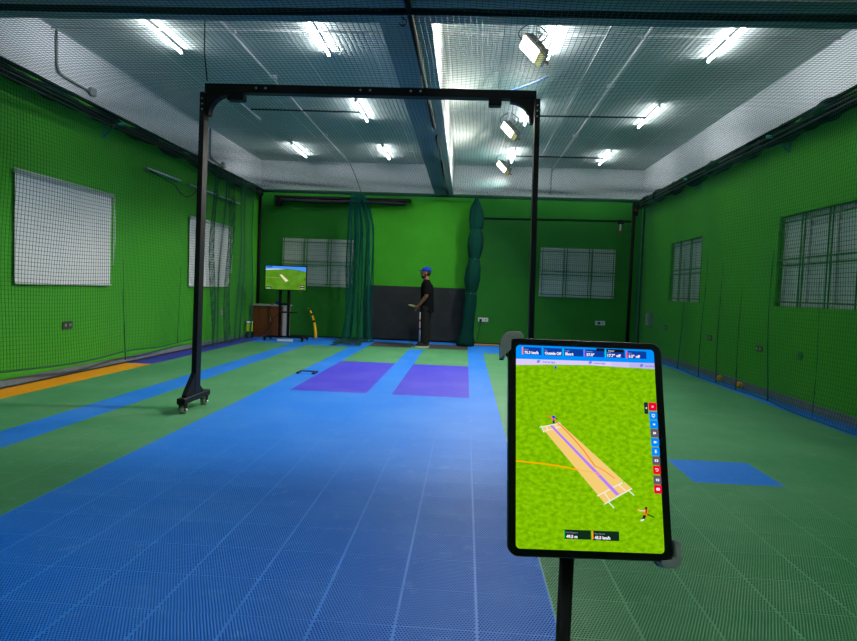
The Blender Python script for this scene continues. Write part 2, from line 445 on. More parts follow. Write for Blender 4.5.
wall('wall_right', lambda a, d, z: (XR+d, a, z), YF, YB, RW, 1, 'long green wall on the right with white band above')
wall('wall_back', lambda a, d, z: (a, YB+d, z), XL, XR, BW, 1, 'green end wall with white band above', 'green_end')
wall('wall_front', lambda a, d, z: (a, YF-d, z), XL, XR, [], 1, 'green wall behind the viewpoint')
struct(MB().box(XL-.2, XR+.2, YF-.2, YB+.2, ZC, ZC+.1).build('ceiling', M['ceil']), 'white ribbed sheet ceiling')
struct(MB().box(-.825, -.38, YF, YB, 3.5, ZC).build('beam_lengthwise', M['beam']), 'deep beam running down the hall')
struct(MB().box(XL, XR, 5.07, 5.56, 3.502, ZC).build('beam_cross', M['beam']), 'deep beam across the hall')
struct(MB().box(XL, XL+.03, YF, YB, 0, .085, bev=.006).build('baseboard_left', M['grey_skirt']))
struct(MB().box(XR-.03, XR, YF, YB, 0, .1, bev=.006).build('baseboard_right', M['grey_skirt']))
struct(MB().box(XL+.03, XR-.03, YB-.025, YB, 0, .03, bev=.004).build('baseboard_back', M['floorgap']))
struct(MB().box(XL+.03, XL+.065, YF, 14.3, 0, .014, bev=.003).build('trim_floor_edge', M['floorgap']))
# bright backing panel between the two gathered nets
struct(MB().box(-2.35, .02, YB-.02, YB, .03, 3.36).build('trim_backing_panel', M['green_panel']), 'bright green panel on the end wall')

# ---- windows: frame, louvre blades, green grille
def window(name, origin, rotz, W, H, label, recess):
    w = bpy.data.objects.new(name, None); COL.objects.link(w); w.location = origin; w.rotation_euler = (0, 0, rotz); struct(w, label)
    # local: x along wall, y towards the room, z up; origin lower left corner on the wall face
    y0 = -recess
    b = MB(); f = .045
    b.box(0, W, y0-.0, y0+.05, 0, f, bev=.004); b.box(0, W, y0, y0+.05, H-f, H, bev=.004)
    b.box(0, f, y0, y0+.05, f, H-f, bev=.004); b.box(W-f, W, y0, y0+.05, f, H-f, bev=.004)
    for k in (1, 2): b.box(W*k/3-.03, W*k/3+.03, y0, y0+.05, f, H-f, bev=.004)
    b.build('window_frame', M['frame_grey'], w)
    for k in range(3):
        p = MB(); x0 = W*k/3+(f if k == 0 else .03); x1 = W*(k+1)/3-(f if k == 2 else .03)
        n = 9; h = (H-2*f)/n
        for i in range(n):
            zc = f+h*(i+.5)
            R = Matrix.Translation((0, y0+.025, zc)) @ Matrix.Rotation(-.16, 4, 'X')
            p.box(x0, x1, -.003, .003, -h*.48, h*.48, T=R)
        p.build('louvre_panel', M['louvre'], w)
    g = MB(); yg = -.012 if recess > .05 else .06; t = .009
    for k in (1, 2):
        for d in (-.035, .035): g.box(W*k/3+d-t, W*k/3+d+t, yg-.006, yg+.006, 0.0, H)
    for x in (.05, W-.05): g.box(x-t, x+t, yg-.006, yg+.006, 0, H)
    for z in (.06, H*.45, H*.52, H-.09): g.box(0, W, yg+.006, yg+.016, z-t, z+t)
    g.build('grille', M['grille'], w)
    return w
window('window_1', (XR, 6.92, 1.2), PI/2, 1.79, 1.16, 'nearer louvred window in right wall behind green grille', .125)
window('window_2', (XR, 11.43, 1.2), PI/2, 1.73, 1.15, 'further louvred window in right wall behind green grille', .125)
window('window_3', (-2.73, YB, 1.23), PI, 1.74, 1.14, 'louvred window in end wall behind the television', .03)
window('window_4', (3.485, YB, 1.19), PI, 1.755, 1.155, 'louvred window in end wall on the right', .03)

# ---- roller blinds on left wall
def blind(y0, y1, z0, z1, label):
    t = thing('roller_blind', label, 'blind', (XL, y0, z0), None, 'white roller blinds on the left wall')
    W, H = y1-y0, z1-z0
    b = MB(); n = 24
    for i in range(n):
        for j in range(2): pass
    V = [(.035+.004*math.sin(i*1.3)*(1-j), W*i/n, H*j) for j in range(2) for i in range(n+1)]
    V2 = [(v[0]-.002, v[1], v[2]) for v in V]
    b.add(V, [(i, i+1, n+2+i, n+1+i) for i in range(n)]); b.add(V2, [(i+1, i, n+1+i, n+2+i) for i in range(n)])
    b.build('blind_cloth', M['blind'], t, norm=False)
    MB().tube([(.04, -.02, H+.02), (.04, W+.03, H+.02)], .028, 12).build('roller_tube', M['frame_grey'], t, True)
    MB().tube([(.04, 0, 0), (.04, W, 0)], .012, 8).build('bottom_bar', M['whitepl'], t, True)
    MB().tube([(.05, W+.035, H), (.055, W+.037, H*.5), (.05, W+.035, .28)], .005, 6).tube([(.06, W+.045, H), (.07, W+.046, H*.5), (.05, W+.035, .28)], .005, 6).build('pull_chain', M['whitepl'], t, True)
blind(6.9, 8.84, 1.15, 2.38, 'large white roller blind nearest the camera on left green wall')
blind(11.42, 13.42, 1.16, 2.38, 'white roller blind further along left wall, half behind black gantry post')

# ------------------------------------------------------------------ lamps
def tube_light(loc, label, lit=True):
    t = thing('tube_light', label, 'ceiling light', loc, None, 'fluorescent tubes under the ceiling' if lit else None)
    MB().box(-.016, .016, -.63, .63, -.034, 0, bev=.005).build('batten', M['whitepl'], t)
    MB().tube([(0, -.6, -.056), (0, .6, -.056)], .0115 if lit else .02, 10).build('glass_tube', M['tube'] if lit else M['tubeoff'], t, True)
    for s in (-1, 1): MB().box(-.02, .02, s*.615-.018, s*.615+.018, -.075, -.025, bev=.005).build('end_cap', M['whitepl'], t)
    return t
colx = [(-3.76, 'outer left'), (-1.85, 'inner left'), (.9, 'inner right'), (2.85, 'outer right')]
rown = [(7.6, 'nearest visible'), (10.8, 'middle'), (14.05, 'farthest')]
for y, rn in rown:
    for x, cn in colx:
        if y == 10.8 and x < -3: 
            t = tube_light((x, y, ZC), 'unlit ceiling tube in the outer left row, above the gantry crossbar', False); continue
        tube_light((x, y, ZC), f'lit ceiling tube, {rn} one in the {cn} of four rows')
for x, cn in colx: tube_light((x, 2.6, ZC), f'added unseen ceiling tube before the cross beam, {cn} row'); tube_light((x, -1.2, ZC), f'added unseen ceiling tube at the camera end wall, {cn} row')  # rows out of view, added to light the near end and tablet clamps

FLOOD_W = 135.
def flood(loc, label, hang):
    # face points down and towards the left of the hall
    n = Vector((-.76, -.15, -.63)).normalized(); up = Vector((-.64, 0, .77)); x = up.cross(n).normalized(); y = n.cross(x)
    R = Matrix((x, y, n)).transposed()
    t = thing('floodlight', label, 'floodlight', loc, None, 'hanging floodlights'); t.scale = (1.2, 1.2, 1.0); Tm = R.to_4x4()
    MB().box(-.12, .12, -.15, .15, -.045, 0, bev=.02, T=Tm).build('housing', M['lamp_housing'], t)
    fi = MB()
    for k in range(7): fi.box(-.1+k*.033-.004, -.1+k*.033+.004, -.12, .12, -.07, -.045, T=Tm)
    fi.build('heat_fins', M['lamp_housing'], t)
    MB().box(-.105, .105, -.065, .135, -.002, .006, T=Tm).build('led_face', M['led'], t)
    MB().box(-.105, .105, -.135, -.065, -.002, .006, T=Tm).build('led_board', M['ledchip'], t)
    MB().tube([Tm @ Vector((.0, -.15, -.03)), Tm @ Vector((0, -.185, -.03))], .014, 8).build('cable_gland', M['amber'], t, True)
    la = bpy.data.lights.new('flood_beam', 'AREA'); la.shape = 'RECTANGLE'; la.size = .2; la.size_y = .19; la.energy = FLOOD_W; la.color = (1, .95, .86); la.spread = PI
    lo = bpy.data.objects.new('flood_beam', la); COL.objects.link(lo); lo.parent = t
    lo.matrix_local = Tm @ Matrix.Translation((0, .035, .008)) @ Matrix.Rotation(PI, 4, 'X')
    br = MB(); top = Vector((0.03, 0, .2))
    for s in (-1, 1):
        a = Tm @ Vector((s*.13, .02, -.03)); br.tube([a, Tm @ Vector((s*.12, .06, -.12)), top], .007, 6)
    br.tube([top, Vector((.03, 0, hang))], .006, 6)
    br.build('hanger', M['zinc'], t, True)
    cb = MB()
    for s in (-1, 1):
        cb.tube([Vector((.03+s*.1*math.sin(a), -.01+.02*s, .23-.13*math.cos(a))) if False else Vector((s*(.02+.1*math.sin(a)), .01*s, .06+.22*(a/PI))) for a in np.linspace(0, PI, 12)], .005, 6)
    cb.build('cable_loop', M['cable'], t, True)
    return t
flood((.57, 6.65, 3.68), 'lit floodlight hanging from ceiling nearest the cross beam, largest of three', .5)
flood((.56, 9.95, 3.69), 'lit floodlight seen beside the right corner of black gantry, middle of three', .5)
flood((.625, 12.7, 3.66), 'smallest lit floodlight, furthest of the three down the hall', .52)

# ------------------------------------------------------------------ ceiling pipes and rails
def pipe(name, pts, r, m, label, cat, group=None, clips=None, n=10):
    t = MB().tube(pts, r, n).build(name, M[m], None, True); tag(t, label, cat, group)
    if clips:
        for c in clips: MB().box(c[0]-.05, c[0]+.05, c[1]-.03, c[1]+.03, c[2]-.02, c[2]+.03, bev=.006).build('junction_box', M['whitepl'], t)
    return t
pipe('conduit', [(-2.86, 5.56, 4.18), (-2.87, 15.4, 4.18)], .016, 'whitepl', 'long white ceiling conduit in the left bay', 'pipe', None, [(-2.86, 7.55, 4.19), (-2.865, 9.2, 4.19), (-2.87, 12.6, 4.19)])
pipe('conduit', [(1.91, 5.56, 4.18), (1.91, 15.4, 4.18)], .018, 'whitepl', 'long white ceiling conduit in the right bay', 'pipe', None, [(1.91, 7.55, 4.19), (1.91, 9.3, 4.19), (1.91, 12.2, 4.19)])
pipe('conduit', [(1.46, 5.56, 4.19), (1.5, 15.4, 4.19)], .009, 'whitepl', 'thin white ceiling conduit left of the thicker one', 'pipe')
pipe('conduit', [(.3, 5.56, 4.2), (.4, 15.4, 4.2)], .008, 'zinc', 'thin grey cable line along the ceiling beside the central beam', 'pipe')
pipe('conduit', [(XL, 7.55, 4.2), (-.83, 7.55, 4.2)], .011, 'whitepl', 'thin white conduit crossing left bay ceiling near the first tubes', 'pipe')
pipe('conduit', [(-.37, 7.55, 4.2), (XR, 7.55, 4.2)], .011, 'whitepl', 'thin white conduit crossing right bay ceiling near the first tubes', 'pipe')
pipe('conduit', [(-3.73, 10.8, 4.17), (-1.86, 10.83, 4.17)], .014, 'roperail', 'dark pipe across left bay ceiling behind the gantry crossbar', 'pipe')
pipe('conduit', [(.95, 10.83, 4.17), (2.83, 10.8, 4.17)], .014, 'roperail', 'dark pipe across right bay ceiling between two lit tubes', 'pipe')
pipe('conduit', [(.95, 14.0, 4.17), (2.83, 14.0, 4.17)], .014, 'roperail', 'dark pipe across right bay ceiling between farthest tubes', 'pipe')
cn = pipe('wall_conduit', [(XL+.02, 7.62, 4.2), (XL+.02, 7.63, 3.8), (XL+.02, 7.66, 3.73), (XL+.02, 7.74, 3.7), (XL+.02, 8.3, 3.68)], .016, 'zinc', 'bent grey conduit on white band of left wall, nearer one', 'pipe')
MB().box(XL, XL+.06, 8.3, 8.42, 3.64, 3.74, bev=.012).build('junction_box', M['zinc'], cn)
cn = pipe('wall_conduit', [(XL+.02, 12.3, 4.19), (XL+.02, 12.3, 3.72), (XL+.02, 12.34, 3.65), (XL+.02, 12.42, 3.63), (XL+.02, 12.9, 3.6)], .016, 'zinc', 'bent grey conduit on white band of left wall beyond the gantry post', 'pipe')
MB().box(XL, XL+.06, 12.9, 13.02, 3.56, 3.68, bev=.012).build('junction_box', M['zinc'], cn)

pipe('net_rail', [(XL, 5.13, 3.42), (-2, 5.13, 3.40), (-.45, 5.13, 3.42), (2, 5.13, 3.405), (XR, 5.13, 3.42)], .027, 'roperail', 'dark pipe across the hall carrying the near edge of roof net', 'rail')
pipe('net_rail', [(-.545, 2.6, 3.43), (-.51, 8.75, 3.43)], .024, 'roperail', 'dark pipe under the central beam, nearer length', 'rail')
pipe('net_rail', [(-.5, 9.3, 3.44), (-.495, 14.9, 3.44)], .024, 'roperail', 'dark pipe under the central beam, farther length', 'rail')
pipe('net_rail', [(-4.79, 4.9, 3.43), (-4.8, 14.9, 3.43)], .022, 'roperail', 'dark pipe along left wall carrying the side net', 'rail')
pipe('net_rail', [(3.8, 4.9, 3.43), (3.86, 14.95, 3.43)], .022, 'roperail', 'dark pipe along right wall carrying the side net', 'rail')
pipe('net_rail', [(XL, 15.0, 3.42), (XR, 15.0, 3.42)], .026, 'netroll', 'green wrapped pipe along the top of end wall', 'rail')
pipe('net_rail', [(.33, 15.2, 2.96), (3.8, 15.2, 2.99)], .026, 'roperail', 'dark pipe below the top of end wall, above right louvred window', 'rail')
pipe('corner_pole', [(-5.0, 15.3, 0), (-5.0, 15.3, 3.5)], .035, 'black2', 'slim black upright pole in far left corner', 'pole', None)
pipe('corner_pole', [(3.77, 15.1, 0), (3.77, 15.1, 3.45)], .042, 'black2', 'thick black upright pole near far right corner', 'pole', None)
pipe('corner_pole', [(3.97, 14.95, 0), (3.97, 14.95, 3.4)], .022, 'roperail', 'thin dark green pole behind the right side net at far corner', 'pole', None)
# steel hook hanging from the cross pipe
pipe('hanging_hook', [(-.575, 5.13, 3.4), (-.575, 5.13, 3.36)]+[(-.575+.03*math.sin(a), 5.13, 3.335+.026*math.cos(a)) for a in np.linspace(0, 4.4, 10)], .005, 'cable', 'small dark hook hanging from the cross pipe by the beam', 'hook')
# pulley and clip at the right pole
t = thing('pulley', 'black cable pulley box on thick black pole at far right', 'pulley', (3.77, 15.03, 3.17))
MB().box(-.06, .06, -.1, -.01, -.08, .08, bev=.015).build('housing', M['black'], t)
MB().tube([(-.0, -.105, .04), (0, -.125, .04)], .02, 10).build('button', M['red'], t, True)
t = thing('rail_clip', 'white and red clip hanging from black slider on end wall pipe', 'clip', (3.5, 15.2, 2.97))
MB().box(-.07, .07, -.05, .05, -.05, .05, bev=.01).build('slider', M['black'], t)
MB().tube([(0, -.03, -.05), (0, -.03, -.2)], .02, 8).build('strap', M['whitepl'], t, True)
MB().ell((0, -.03, -.235), (.035, .03, .04), 12, 8).build('toggle', M['red'], t, True)

def bracket(y, side, label):
    xw = XL if side < 0 else XR; s = -side
    t = thing('wall_bracket', label, 'bracket', (xw, y, 3.16), None, 'teal brackets carrying the net rails')
    MB().box(min(0, s*.02), max(0, s*.02), -.022, .022, 0, .22, bev=.004).build('back_plate', M['teal'], t)
    MB().tube([(s*.01, 0, .18), (s*.3, 0, .2)], .02, 8).build('arm', M['teal'], t, True)
    MB().tube([(s*.01, 0, .01), (s*.17, 0, .18)], .014, 8).build('brace', M['teal'], t, True)
bracket(8.55, 1, 'teal bracket high on right wall above the nearer window')
bracket(11.67, 1, 'teal bracket high on right wall above the further window')
bracket(8.67, -1, 'teal bracket high on left wall beyond the nearer blind')
bracket(5.5, 1, 'teal bracket high on right wall at the cross beam')
# cables along top of the left wall
for k, (dz, lab) in enumerate([(0, 'upper black cable of three along the top of left green wall'), (-.035, 'middle black cable of three along the top of left green wall'), (-.08, 'lowest black cable of three along the top of left green wall')]):
    pts = [(XL+.215+.012*math.sin(y*1.7+k*2), y, 3.40+dz-.028*abs(math.sin(y*.55+k*.35))) for y in np.arange(4.6, 14.8, .3)]
    pipe('cable', pts, .011, 'cable', lab, 'cable', 'cables along left wall')
for k, (dz, lab) in enumerate([(0, 'upper black cable along the top of right green wall'), (-.06, 'lower black cable along the top of right green wall')]):
    pts = [(XR-.245+.012*math.sin(y*1.3+k*2), y, 3.37+dz-.02*abs(math.sin(y*.6+k*.4))) for y in np.arange(4.6, 14.9, .3)]
    pipe('cable', pts, .010, 'cable', lab, 'cable', 'cables along right wall')
pts = [(XL+.06, y, z) for y, z in [(9.85, 2.95), (10.3, 2.9), (10.75, 2.86), (10.95, 2.76), (11.2, 2.72), (11.45, 2.8), (11.7, 2.95)]]
pipe('cable', pts, .008, 'cable', 'thin dark cable drooping between the unlit tubes on left wall', 'cable')
pipe('rope', [(.179, 7.116, 3.36), (.45, 6.78, 3.35), (.716, 6.428, 3.36)], .006, 'bluerope', 'thin blue rope lying across the roof net', 'rope')
pipe('cord', [(-2.655, 6.3, 4.2), (-2.655, 6.3, 3.5), (-2.62, 6.3, 3.22)], .006, 'cable', 'dark cable dropping from the ceiling to the gantry left corner', 'cable')
pipe('cable', [(-2.87, 15.38, 4.17), (-2.7, 15.2, 3.85), (-2.52, 14.98, 3.46)], .008, 'cable', 'dark cable running from the ceiling down to the gathered net top', 'cable')
pipe('wall_conduit', [(1.91, 15.43, 4.17), (1.9, 15.43, 3.9), (1.9, 15.43, 3.58)], .012, 'zinc', 'thin grey conduit on white band of end wall, above right window', 'pipe')
# unlit tubes on left wall
for y, lab in [(10.4, 'nearest'), (11.95, 'middle'), (13.3, 'farthest')]:
    t = thing('wall_tube_light', f'unlit tube fitting high on left green wall, {lab} of three', 'wall light', (XL, y, 2.97), None, 'unlit tubes on left wall')
    MB().box(0, .04, -.6, .6, -.02, .02, bev=.006).build('batten', M['zinc'], t)
    MB().tube([(.06, -.58, 0), (.06, .58, 0)], .014, 8).build('glass_tube', M['tubeoff'], t, True)

# ------------------------------------------------------------------ nets
def wob(a, b): return np.sin(a*1.7+b*.6)+.5*np.sin(a*3.9-b*1.3+1.2)
def F_roof(u, v):
    s = np.cos((u+.5)*1.45)**2*.03
    z = 3.43-.05*np.sin(np.pi*np.clip((u-XL)/(-.5-XL), 0, 1))-.05*np.sin(np.pi*np.clip((u+.5)/4.4, 0, 1))
    z = z-.03*np.sin(v*1.1)**2+.008*wob(v, u*2)
    return np.stack([u+.012*np.sin(v*2.3+u), v+.012*np.sin(u*2.7), z], -1)
tag(net('roof_net', F_roof, -4.78, 3.8, 2.6, 14.95, .046, M['netblack'], .0022, .15, .15), 'dark mesh roof net stretched under the ceiling', 'net')
def F_left(u, v):
    k = 1-v/3.4
    x = -4.84+.03*wob(u, v)+.05*np.sin(u*.9)*k+.02*np.sin(v*2.2+u*.4)
    return np.stack([x, u+.012*np.sin(v*3+u*2), .2+.02*np.sin(u*2.3)*k+v*(3.2/3.2)], -1)
ln = tag(net('side_net', F_left, 4.6, 11.4, 0, 3.2, .046, M['net'], .0025), 'green mesh net hanging along left wall over the blinds', 'net')
hem = [(-4.84+.03*float(wob(y, 0))+.05*math.sin(y*.9), y, .2+.02*math.sin(y*2.3)) for y in np.arange(4.6, 11.45, .15)]
MB().tube(hem, .012, 8).build('hem_rope', M['rope'], ln, True)
def drop(y, x, z0, z1, r, par, a=.02, m='rope'):
    MB().tube([(x+a*math.sin(z*2.1+y), y+a*1.4*math.sin(z*1.7+y*3), z) for z in np.linspace(z1, z0, 16)], list(np.linspace(r*.25, r, 16)), 6).build('drop_cord', M[m], par, True)
for y, z1, r in [(8.87, 1.65, .009), (10.6, 1.5, .007)]: drop(y, -4.82, .09 if y < 9 else .2, z1, r, ln)
# gathered end of the left net
def F_leftg(u, v):
    y = 11.5+u*.40; a = .045+.025*np.sin(u*.7)
    x = -4.74+a*(np.sin(u*3.3+.3*np.sin(v*1.5))+.8*np.sin(u*5.7-v*.7))+.03*np.sin(v*2+u)
    return np.stack([x, y+.03*np.sin(v*1.3+u*2), .05+v+.0*u], -1)
lg = tag(net('gathered_net', F_leftg, 0, 6.4, 0, 3.35, .046, M['net'], .0026, .06, .2), 'bunched green net curtain at far end of left wall', 'net')
def F_right(u, v):
    k = 1-v/3.4
    low = np.clip((.35-v)/.35, 0, 1)
    x = 3.84+.03*wob(u+3, v)+.06*np.sin(u*1.3)*np.sin(v*1.1)**2*k-.04*low*(1+.6*np.sin(u*2.1))
    return np.stack([x, u+.012*np.sin(v*3+u*2), .012+v+.0*u], -1)
rn = tag(net('side_net', F_right, 4.6, 15.0, 0, 3.4, .046, M['net'], .0026), 'green mesh net hanging along right wall over the windows', 'net')
for y, z1, r in [(8.26, 1.9, .010), (9.15, 1.5, .008), (9.88, 1.8, .009), (10.55, 2., .009), (11.6, 2., .009), (7.2, 1.6, .005)]: drop(y, 3.81, .015, z1, r, rn)
hem = [(3.80+.03*float(wob(y+3, 0))-.024*math.sin(y*2.1), y, .015) for y in np.arange(4.6, 15.0, .15)]
MB().tube(hem, .004, 6).build('hem_rope', M['rope'], rn, True)
# end net in front of right window, two layers where it is folded up
def F_back(u, v): return np.stack([u, 14.95+.04*np.sin(u*2.1+v)+.02*np.sin(v*3), .05+v], -1)
en = tag(net('end_net', F_back, .25, 3.7, 0, 3.35, .046, M['netdark'], .002), 'green mesh net across end wall over the right window', 'net')
def F_back2(u, v): return np.stack([u+.02, 15.06+.03*np.sin(u*1.7+v*2), 1.6+.02*np.sin(u*2)+v], -1)
net('folded_layer', F_back2, .3, 3.7, 0, 1.3, .046, M['netdark'], .0022, parent=en)
def F_back3(u, v): return np.stack([u, 15.395+.012*np.sin(u*5+v*.4), .05+v], -1)
tag(net('end_net', F_back3, -4.96, -2.75, 0, 3.1, .046, M['netdark'], .0022), 'green net across end wall behind the television and cabinet', 'net')
# gathered curtain
rng = np.random.default_rng(3)
def F_cur(u, v):
    top = np.clip((v-2.6)/.8, 0, 1); bot = np.clip((1.-v)/1., 0, 1)
    w = .42+.10*np.sin(v*.9)-.22*top**2+.22*bot**2
    c = -2.46-.10*top+.0*bot
    x = c+w*(u/6.0-.5)*1.25+.015*np.sin(v*2+u*5)+.022*np.sin(u*9.3+1)+.015*np.sin(u*17+v)
    y = 14.72+(.035+.05*bot)*(np.sin(u*4.6+.5*np.sin(v*1.2))+.7*np.sin(u*7.9+v*.6))-.18*bot**3
    return np.stack([x, y, .02+v], -1)
cu = tag(net('gathered_net', F_cur, 0, 6.0, 0, 3.4, .046, M['netteal'], .0036, .05, .15), 'gathered green net curtain left of the batting mat', 'net')
# its foot spread on the floor
def F_spread(u, v):
    return np.stack([-2.75+u*.62+.05*np.sin(v*9), 13.35+v*1.1+.06*np.sin(u*8), .012+.02*np.sin(u*7)**2+.02*np.sin(v*6+u*3)**2+.03*v], -1)
s_ = net('net_foot', F_spread, -.1, .85, 0, 1.2, .03, M['netdark'], .003, .05, .05); s_.parent = cu
# tied bundle
b = MB()
prof = [(0, .19), (.08, .2), (.25, .15), (.55, .13), (.95, .135), (1.12, .128), (1.2, .104), (1.28, .13), (1.5, .175), (1.75, .165), (1.9, .13), (1.97, .106), (2.05, .135), (2.25, .172), (2.45, .168), (2.57, .14), (2.62, .11), (2.67, .145), (2.85, .165), (3.05, .14), (3.2, .09), (3.3, .05), (3.38, .02)]
rings = []
for z, r in prof:
    cx = .10+.05*math.sin(z*1.05-.4)+.10*z/3-.05; 
    rings.append([(cx+r*math.cos(a)*(1+.10*math.sin(5*a+z*3)), 14.62+r*math.sin(a)*(1+.1*math.sin(7*a-z*2)), z+.005) for a in np.linspace(0, 2*PI, 28, endpoint=False)])
b.loft(rings)
bd = tag(b.build('tied_net', M['netbundle'], None, True), 'tied lumpy bundle of green netting right of the batting mat', 'net')
for z in (1.2, 1.97, 2.62):
    cx = .10+.05*math.sin(z*1.05-.4)+.10*z/3-.05
    MB().tube([(cx+.1*math.cos(a), 14.62+.1*math.sin(a), z) for a in np.linspace(0, 2*PI, 20)], .012, 6).build('tie_cord', M['rope'], bd, True)
# bunched net along both walls, thickened and darkened to include the shade there
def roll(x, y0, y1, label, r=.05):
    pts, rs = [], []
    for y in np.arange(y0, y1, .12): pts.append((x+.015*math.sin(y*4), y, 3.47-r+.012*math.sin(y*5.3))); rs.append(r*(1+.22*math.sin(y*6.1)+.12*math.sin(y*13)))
    MB().tube(pts, rs, 12).build('bunched_top_and_shade', M['netroll'], label, True)
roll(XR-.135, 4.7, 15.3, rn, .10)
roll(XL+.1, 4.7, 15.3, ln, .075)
def F_val(side):
    def F(u, v):
        xw = XR-.04 if side > 0 else XL+.04; xr = 3.83 if side > 0 else -4.8
        return np.stack([xw+(xr-xw)*v, u+0*v, 3.45-.1*np.sin(np.pi*v)+.02*np.sin(u*2.3)], -1)
    return F
net('top_flap', F_val(1), 4.7, 14.9, 0, 1, .046, M['netdark'], .0022, .1, .1, parent=rn)
net('top_flap', F_val(-1), 4.7, 14.9, 0, 1, .046, M['netdark'], .0022, .1, .1, parent=ln)

# black rolled screen under the top of end wall, left half
t = thing('rolled_screen', 'black rolled screen under the top of end wall, left of beam', 'screen', (-3.0, 15.25, 3.27))
MB().box(-1.66, 1.62, .02, .18, .05, .1).build('rail', M['black2'], t)
pts = [(x, .08, .0+.012*math.sin(x*3)) for x in np.arange(-1.6, 1.6, .1)]
MB().tube(pts, [.05*(1+.15*math.sin(p[0]*7)) for p in pts], 12).build('rolled_cloth', mat('black tarpaulin', (30, 34, 36), .55, bump=.6, bscale=20), t, True)
MB().box(-1.62, -1.5, .0, .18, -.14, .05, bev=.01).build('end_bracket', M['black2'], t)
# wall mat
tag(MB().box(-2.37, -.02, YB-.075, YB-.022, .03, 1.31, bev=.012).build('wall_mat', M['wallmat']), 'black rubber mat on end wall behind the batter', 'wall mat')

# ------------------------------------------------------------------ sockets and boxes
def socket(loc, axis, w, h, label, m='whitepl', group=None, kind='socket'):
    t = thing('wall_socket', label, 'socket', loc, (0, 0, {'L': PI/2, 'R': -PI/2, 'B': 0}[axis]), group)
    # local -y into the room
    MB().box(-w/2, w/2, -.018, 0, -h/2, h/2, bev=.005).build('plate', M[m], t)
    k = MB()
    for s in (-1, 1): k.box(s*w*.24-.018, s*w*.24+.018, -.024, -.016, -.018, .018, bev=.003)
    k.build('outlet', M['greypl'] if m != 'black2' else M['greypl'], t)
    return t
socket((XL, 7.9, .63), 'L', .2, .1, 'grey double socket low on left wall below the nearer blind', 'socketdark')
socket((XL, 13.1, .62), 'L', .18, .1, 'small grey socket low on left wall beyond the gantry post', 'greypl')
socket((XR, 9.04, .61), 'R', .19, .085, 'dark double socket low on right wall, below the gap between windows', 'socketdark')
socket((XR, 10.85, .63), 'R', .19, .085, 'dark double socket low on right wall, nearer the far window', 'socketdark')
socket((XR, 13.2, .66), 'R', .16, .1, 'small dark socket low on right wall near far corner', 'socketdark')
t = socket((.44, YB, .58), 'B', .24, .1, 'white socket plate on end wall beside tied net bundle')
MB().box(-.09, -.03, -.06, -.018, -.045, .02, bev=.008).build('plug', M['black'], t)
MB().tube([(-.06, -.05, -.04), (-.08, -.06, -.2), (-.13, -.05, -.5)], .008, 6).build('plug_cord', M['cable'], t, True)
t = socket((3.2, YB, .61), 'B', .23, .1, 'white socket plate on end wall under the right window')
MB().box(-.05, 0, -.055, -.018, -.03, .025, bev=.008).build('plug', M['black'], t)
tag(MB().tube([(XR, 7.96, .62), (XR-.02, 7.96, .62)], .05, 16).build('socket_cover', M['grille']), 'round green cover plate low on right wall under the near window', 'cover plate')
t = thing('switch_box', 'pale grey double switch box on right wall at far corner', 'switch box', (XR, 14.25, .78))
MB().box(-.1, 0, -.14, .02, -.13, .15, bev=.012).build('box', M['zinc'], t)
MB().box(-.08, 0, .03, .16, -.13, .12, bev=.012).build('small_box', M['whitepl'], t)

# ------------------------------------------------------------------ gantry
g = thing('sensor_gantry', 'tall black steel portal frame on wheels standing across the lane', 'gantry', (-1.05, 6.15, 0))
def gl(x): return x*.967+1.05
for side, xt, xbm in ((-1, -2.665, -2.70), (1, .615, .665)):
    p = MB(); zb, zt = .15, 3.05
    ring = []
    for z, x in ((zb, xbm), (zt, xt)):
        ring.append([(gl(x)-.024, -.06, z), (gl(x)+.024, -.06, z), (gl(x)+.024, .05, z), (gl(x)-.024, .05, z)])
    p.loft(ring); po = p.build('post', M['black'], g)
    bl = MB()
    for z in (2.99, 2.94, 2.89): bl.tube([(gl(xt), -.06, z), (gl(xt), -.068, z)], .008, 8)
    bl.build('bolt', M['steel'], po, True)
    x = gl(xbm)
    base = MB().box(x-.04, x+.04, -.335, .27, .095, .15, bev=.006).build('foot_beam', M['black'], g)
    for s in (-1, 1):
        e_, h_ = (.26, .36) if s < 0 else (.13, .22)
        MB().prism([(s*.05-.005, .15), (s*e_-.005, .15), (s*e_-.005, .17), (s*.06, h_), (s*.05-.005, h_)], x-.022, x+.022, lambda a, bb, h: (h, a, bb)).build('gusset', M['black2'], g)
    for y in (-.28, .21):
        c = MB(); c.box(x-.032, x+.032, y-.036, y+.036, .083, .095); c.box(x-.031, x-.024, y-.022, y+.026, .028, .085); c.box(x+.024, x+.031, y-.022, y+.026, .028, .085)
        co = c.build('castor', M['black2'], g)
        MB().tube([(x-.022, y+.005, .036), (x+.022, y+.005, .036)], .036, 18).build('wheel', mat('castor wheel', (150, 148, 138), .5), co, True)
        MB().tube([(x-.036, y+.005, .036), (x+.036, y+.005, .036)], .012, 12).build('hub', M['whitepl'], co, True)
MB().loft([[(gl(-2.645), -.055, 3.055), (gl(-2.645), .045, 3.055), (gl(-2.645), .045, 3.135), (gl(-2.645), -.055, 3.135)],
           [(gl(.60), -.055, 3.05), (gl(.60), .045, 3.05), (gl(.60), .045, 3.125), (gl(.60), -.055, 3.125)]]).build('crossbar', M['black'], g)
def arc_bracket(xc, s, zt):
    n = 12; R_ = .19
    poly = [(xc, zt), (xc+s*(R_+.03), zt), (xc+s*(R_+.03), zt-.03)]+[(xc+s*(R_+.03)-s*R_*math.sin(a), zt-.03-R_+R_*math.cos(a)) for a in np.linspace(0, PI/2, n)][1:]+[(xc, zt-.03-R_)]
    MB().prism(poly, -.05, .04, lambda a, bb, h: (a, h, bb)).build('corner_bracket', M['black2'], g)
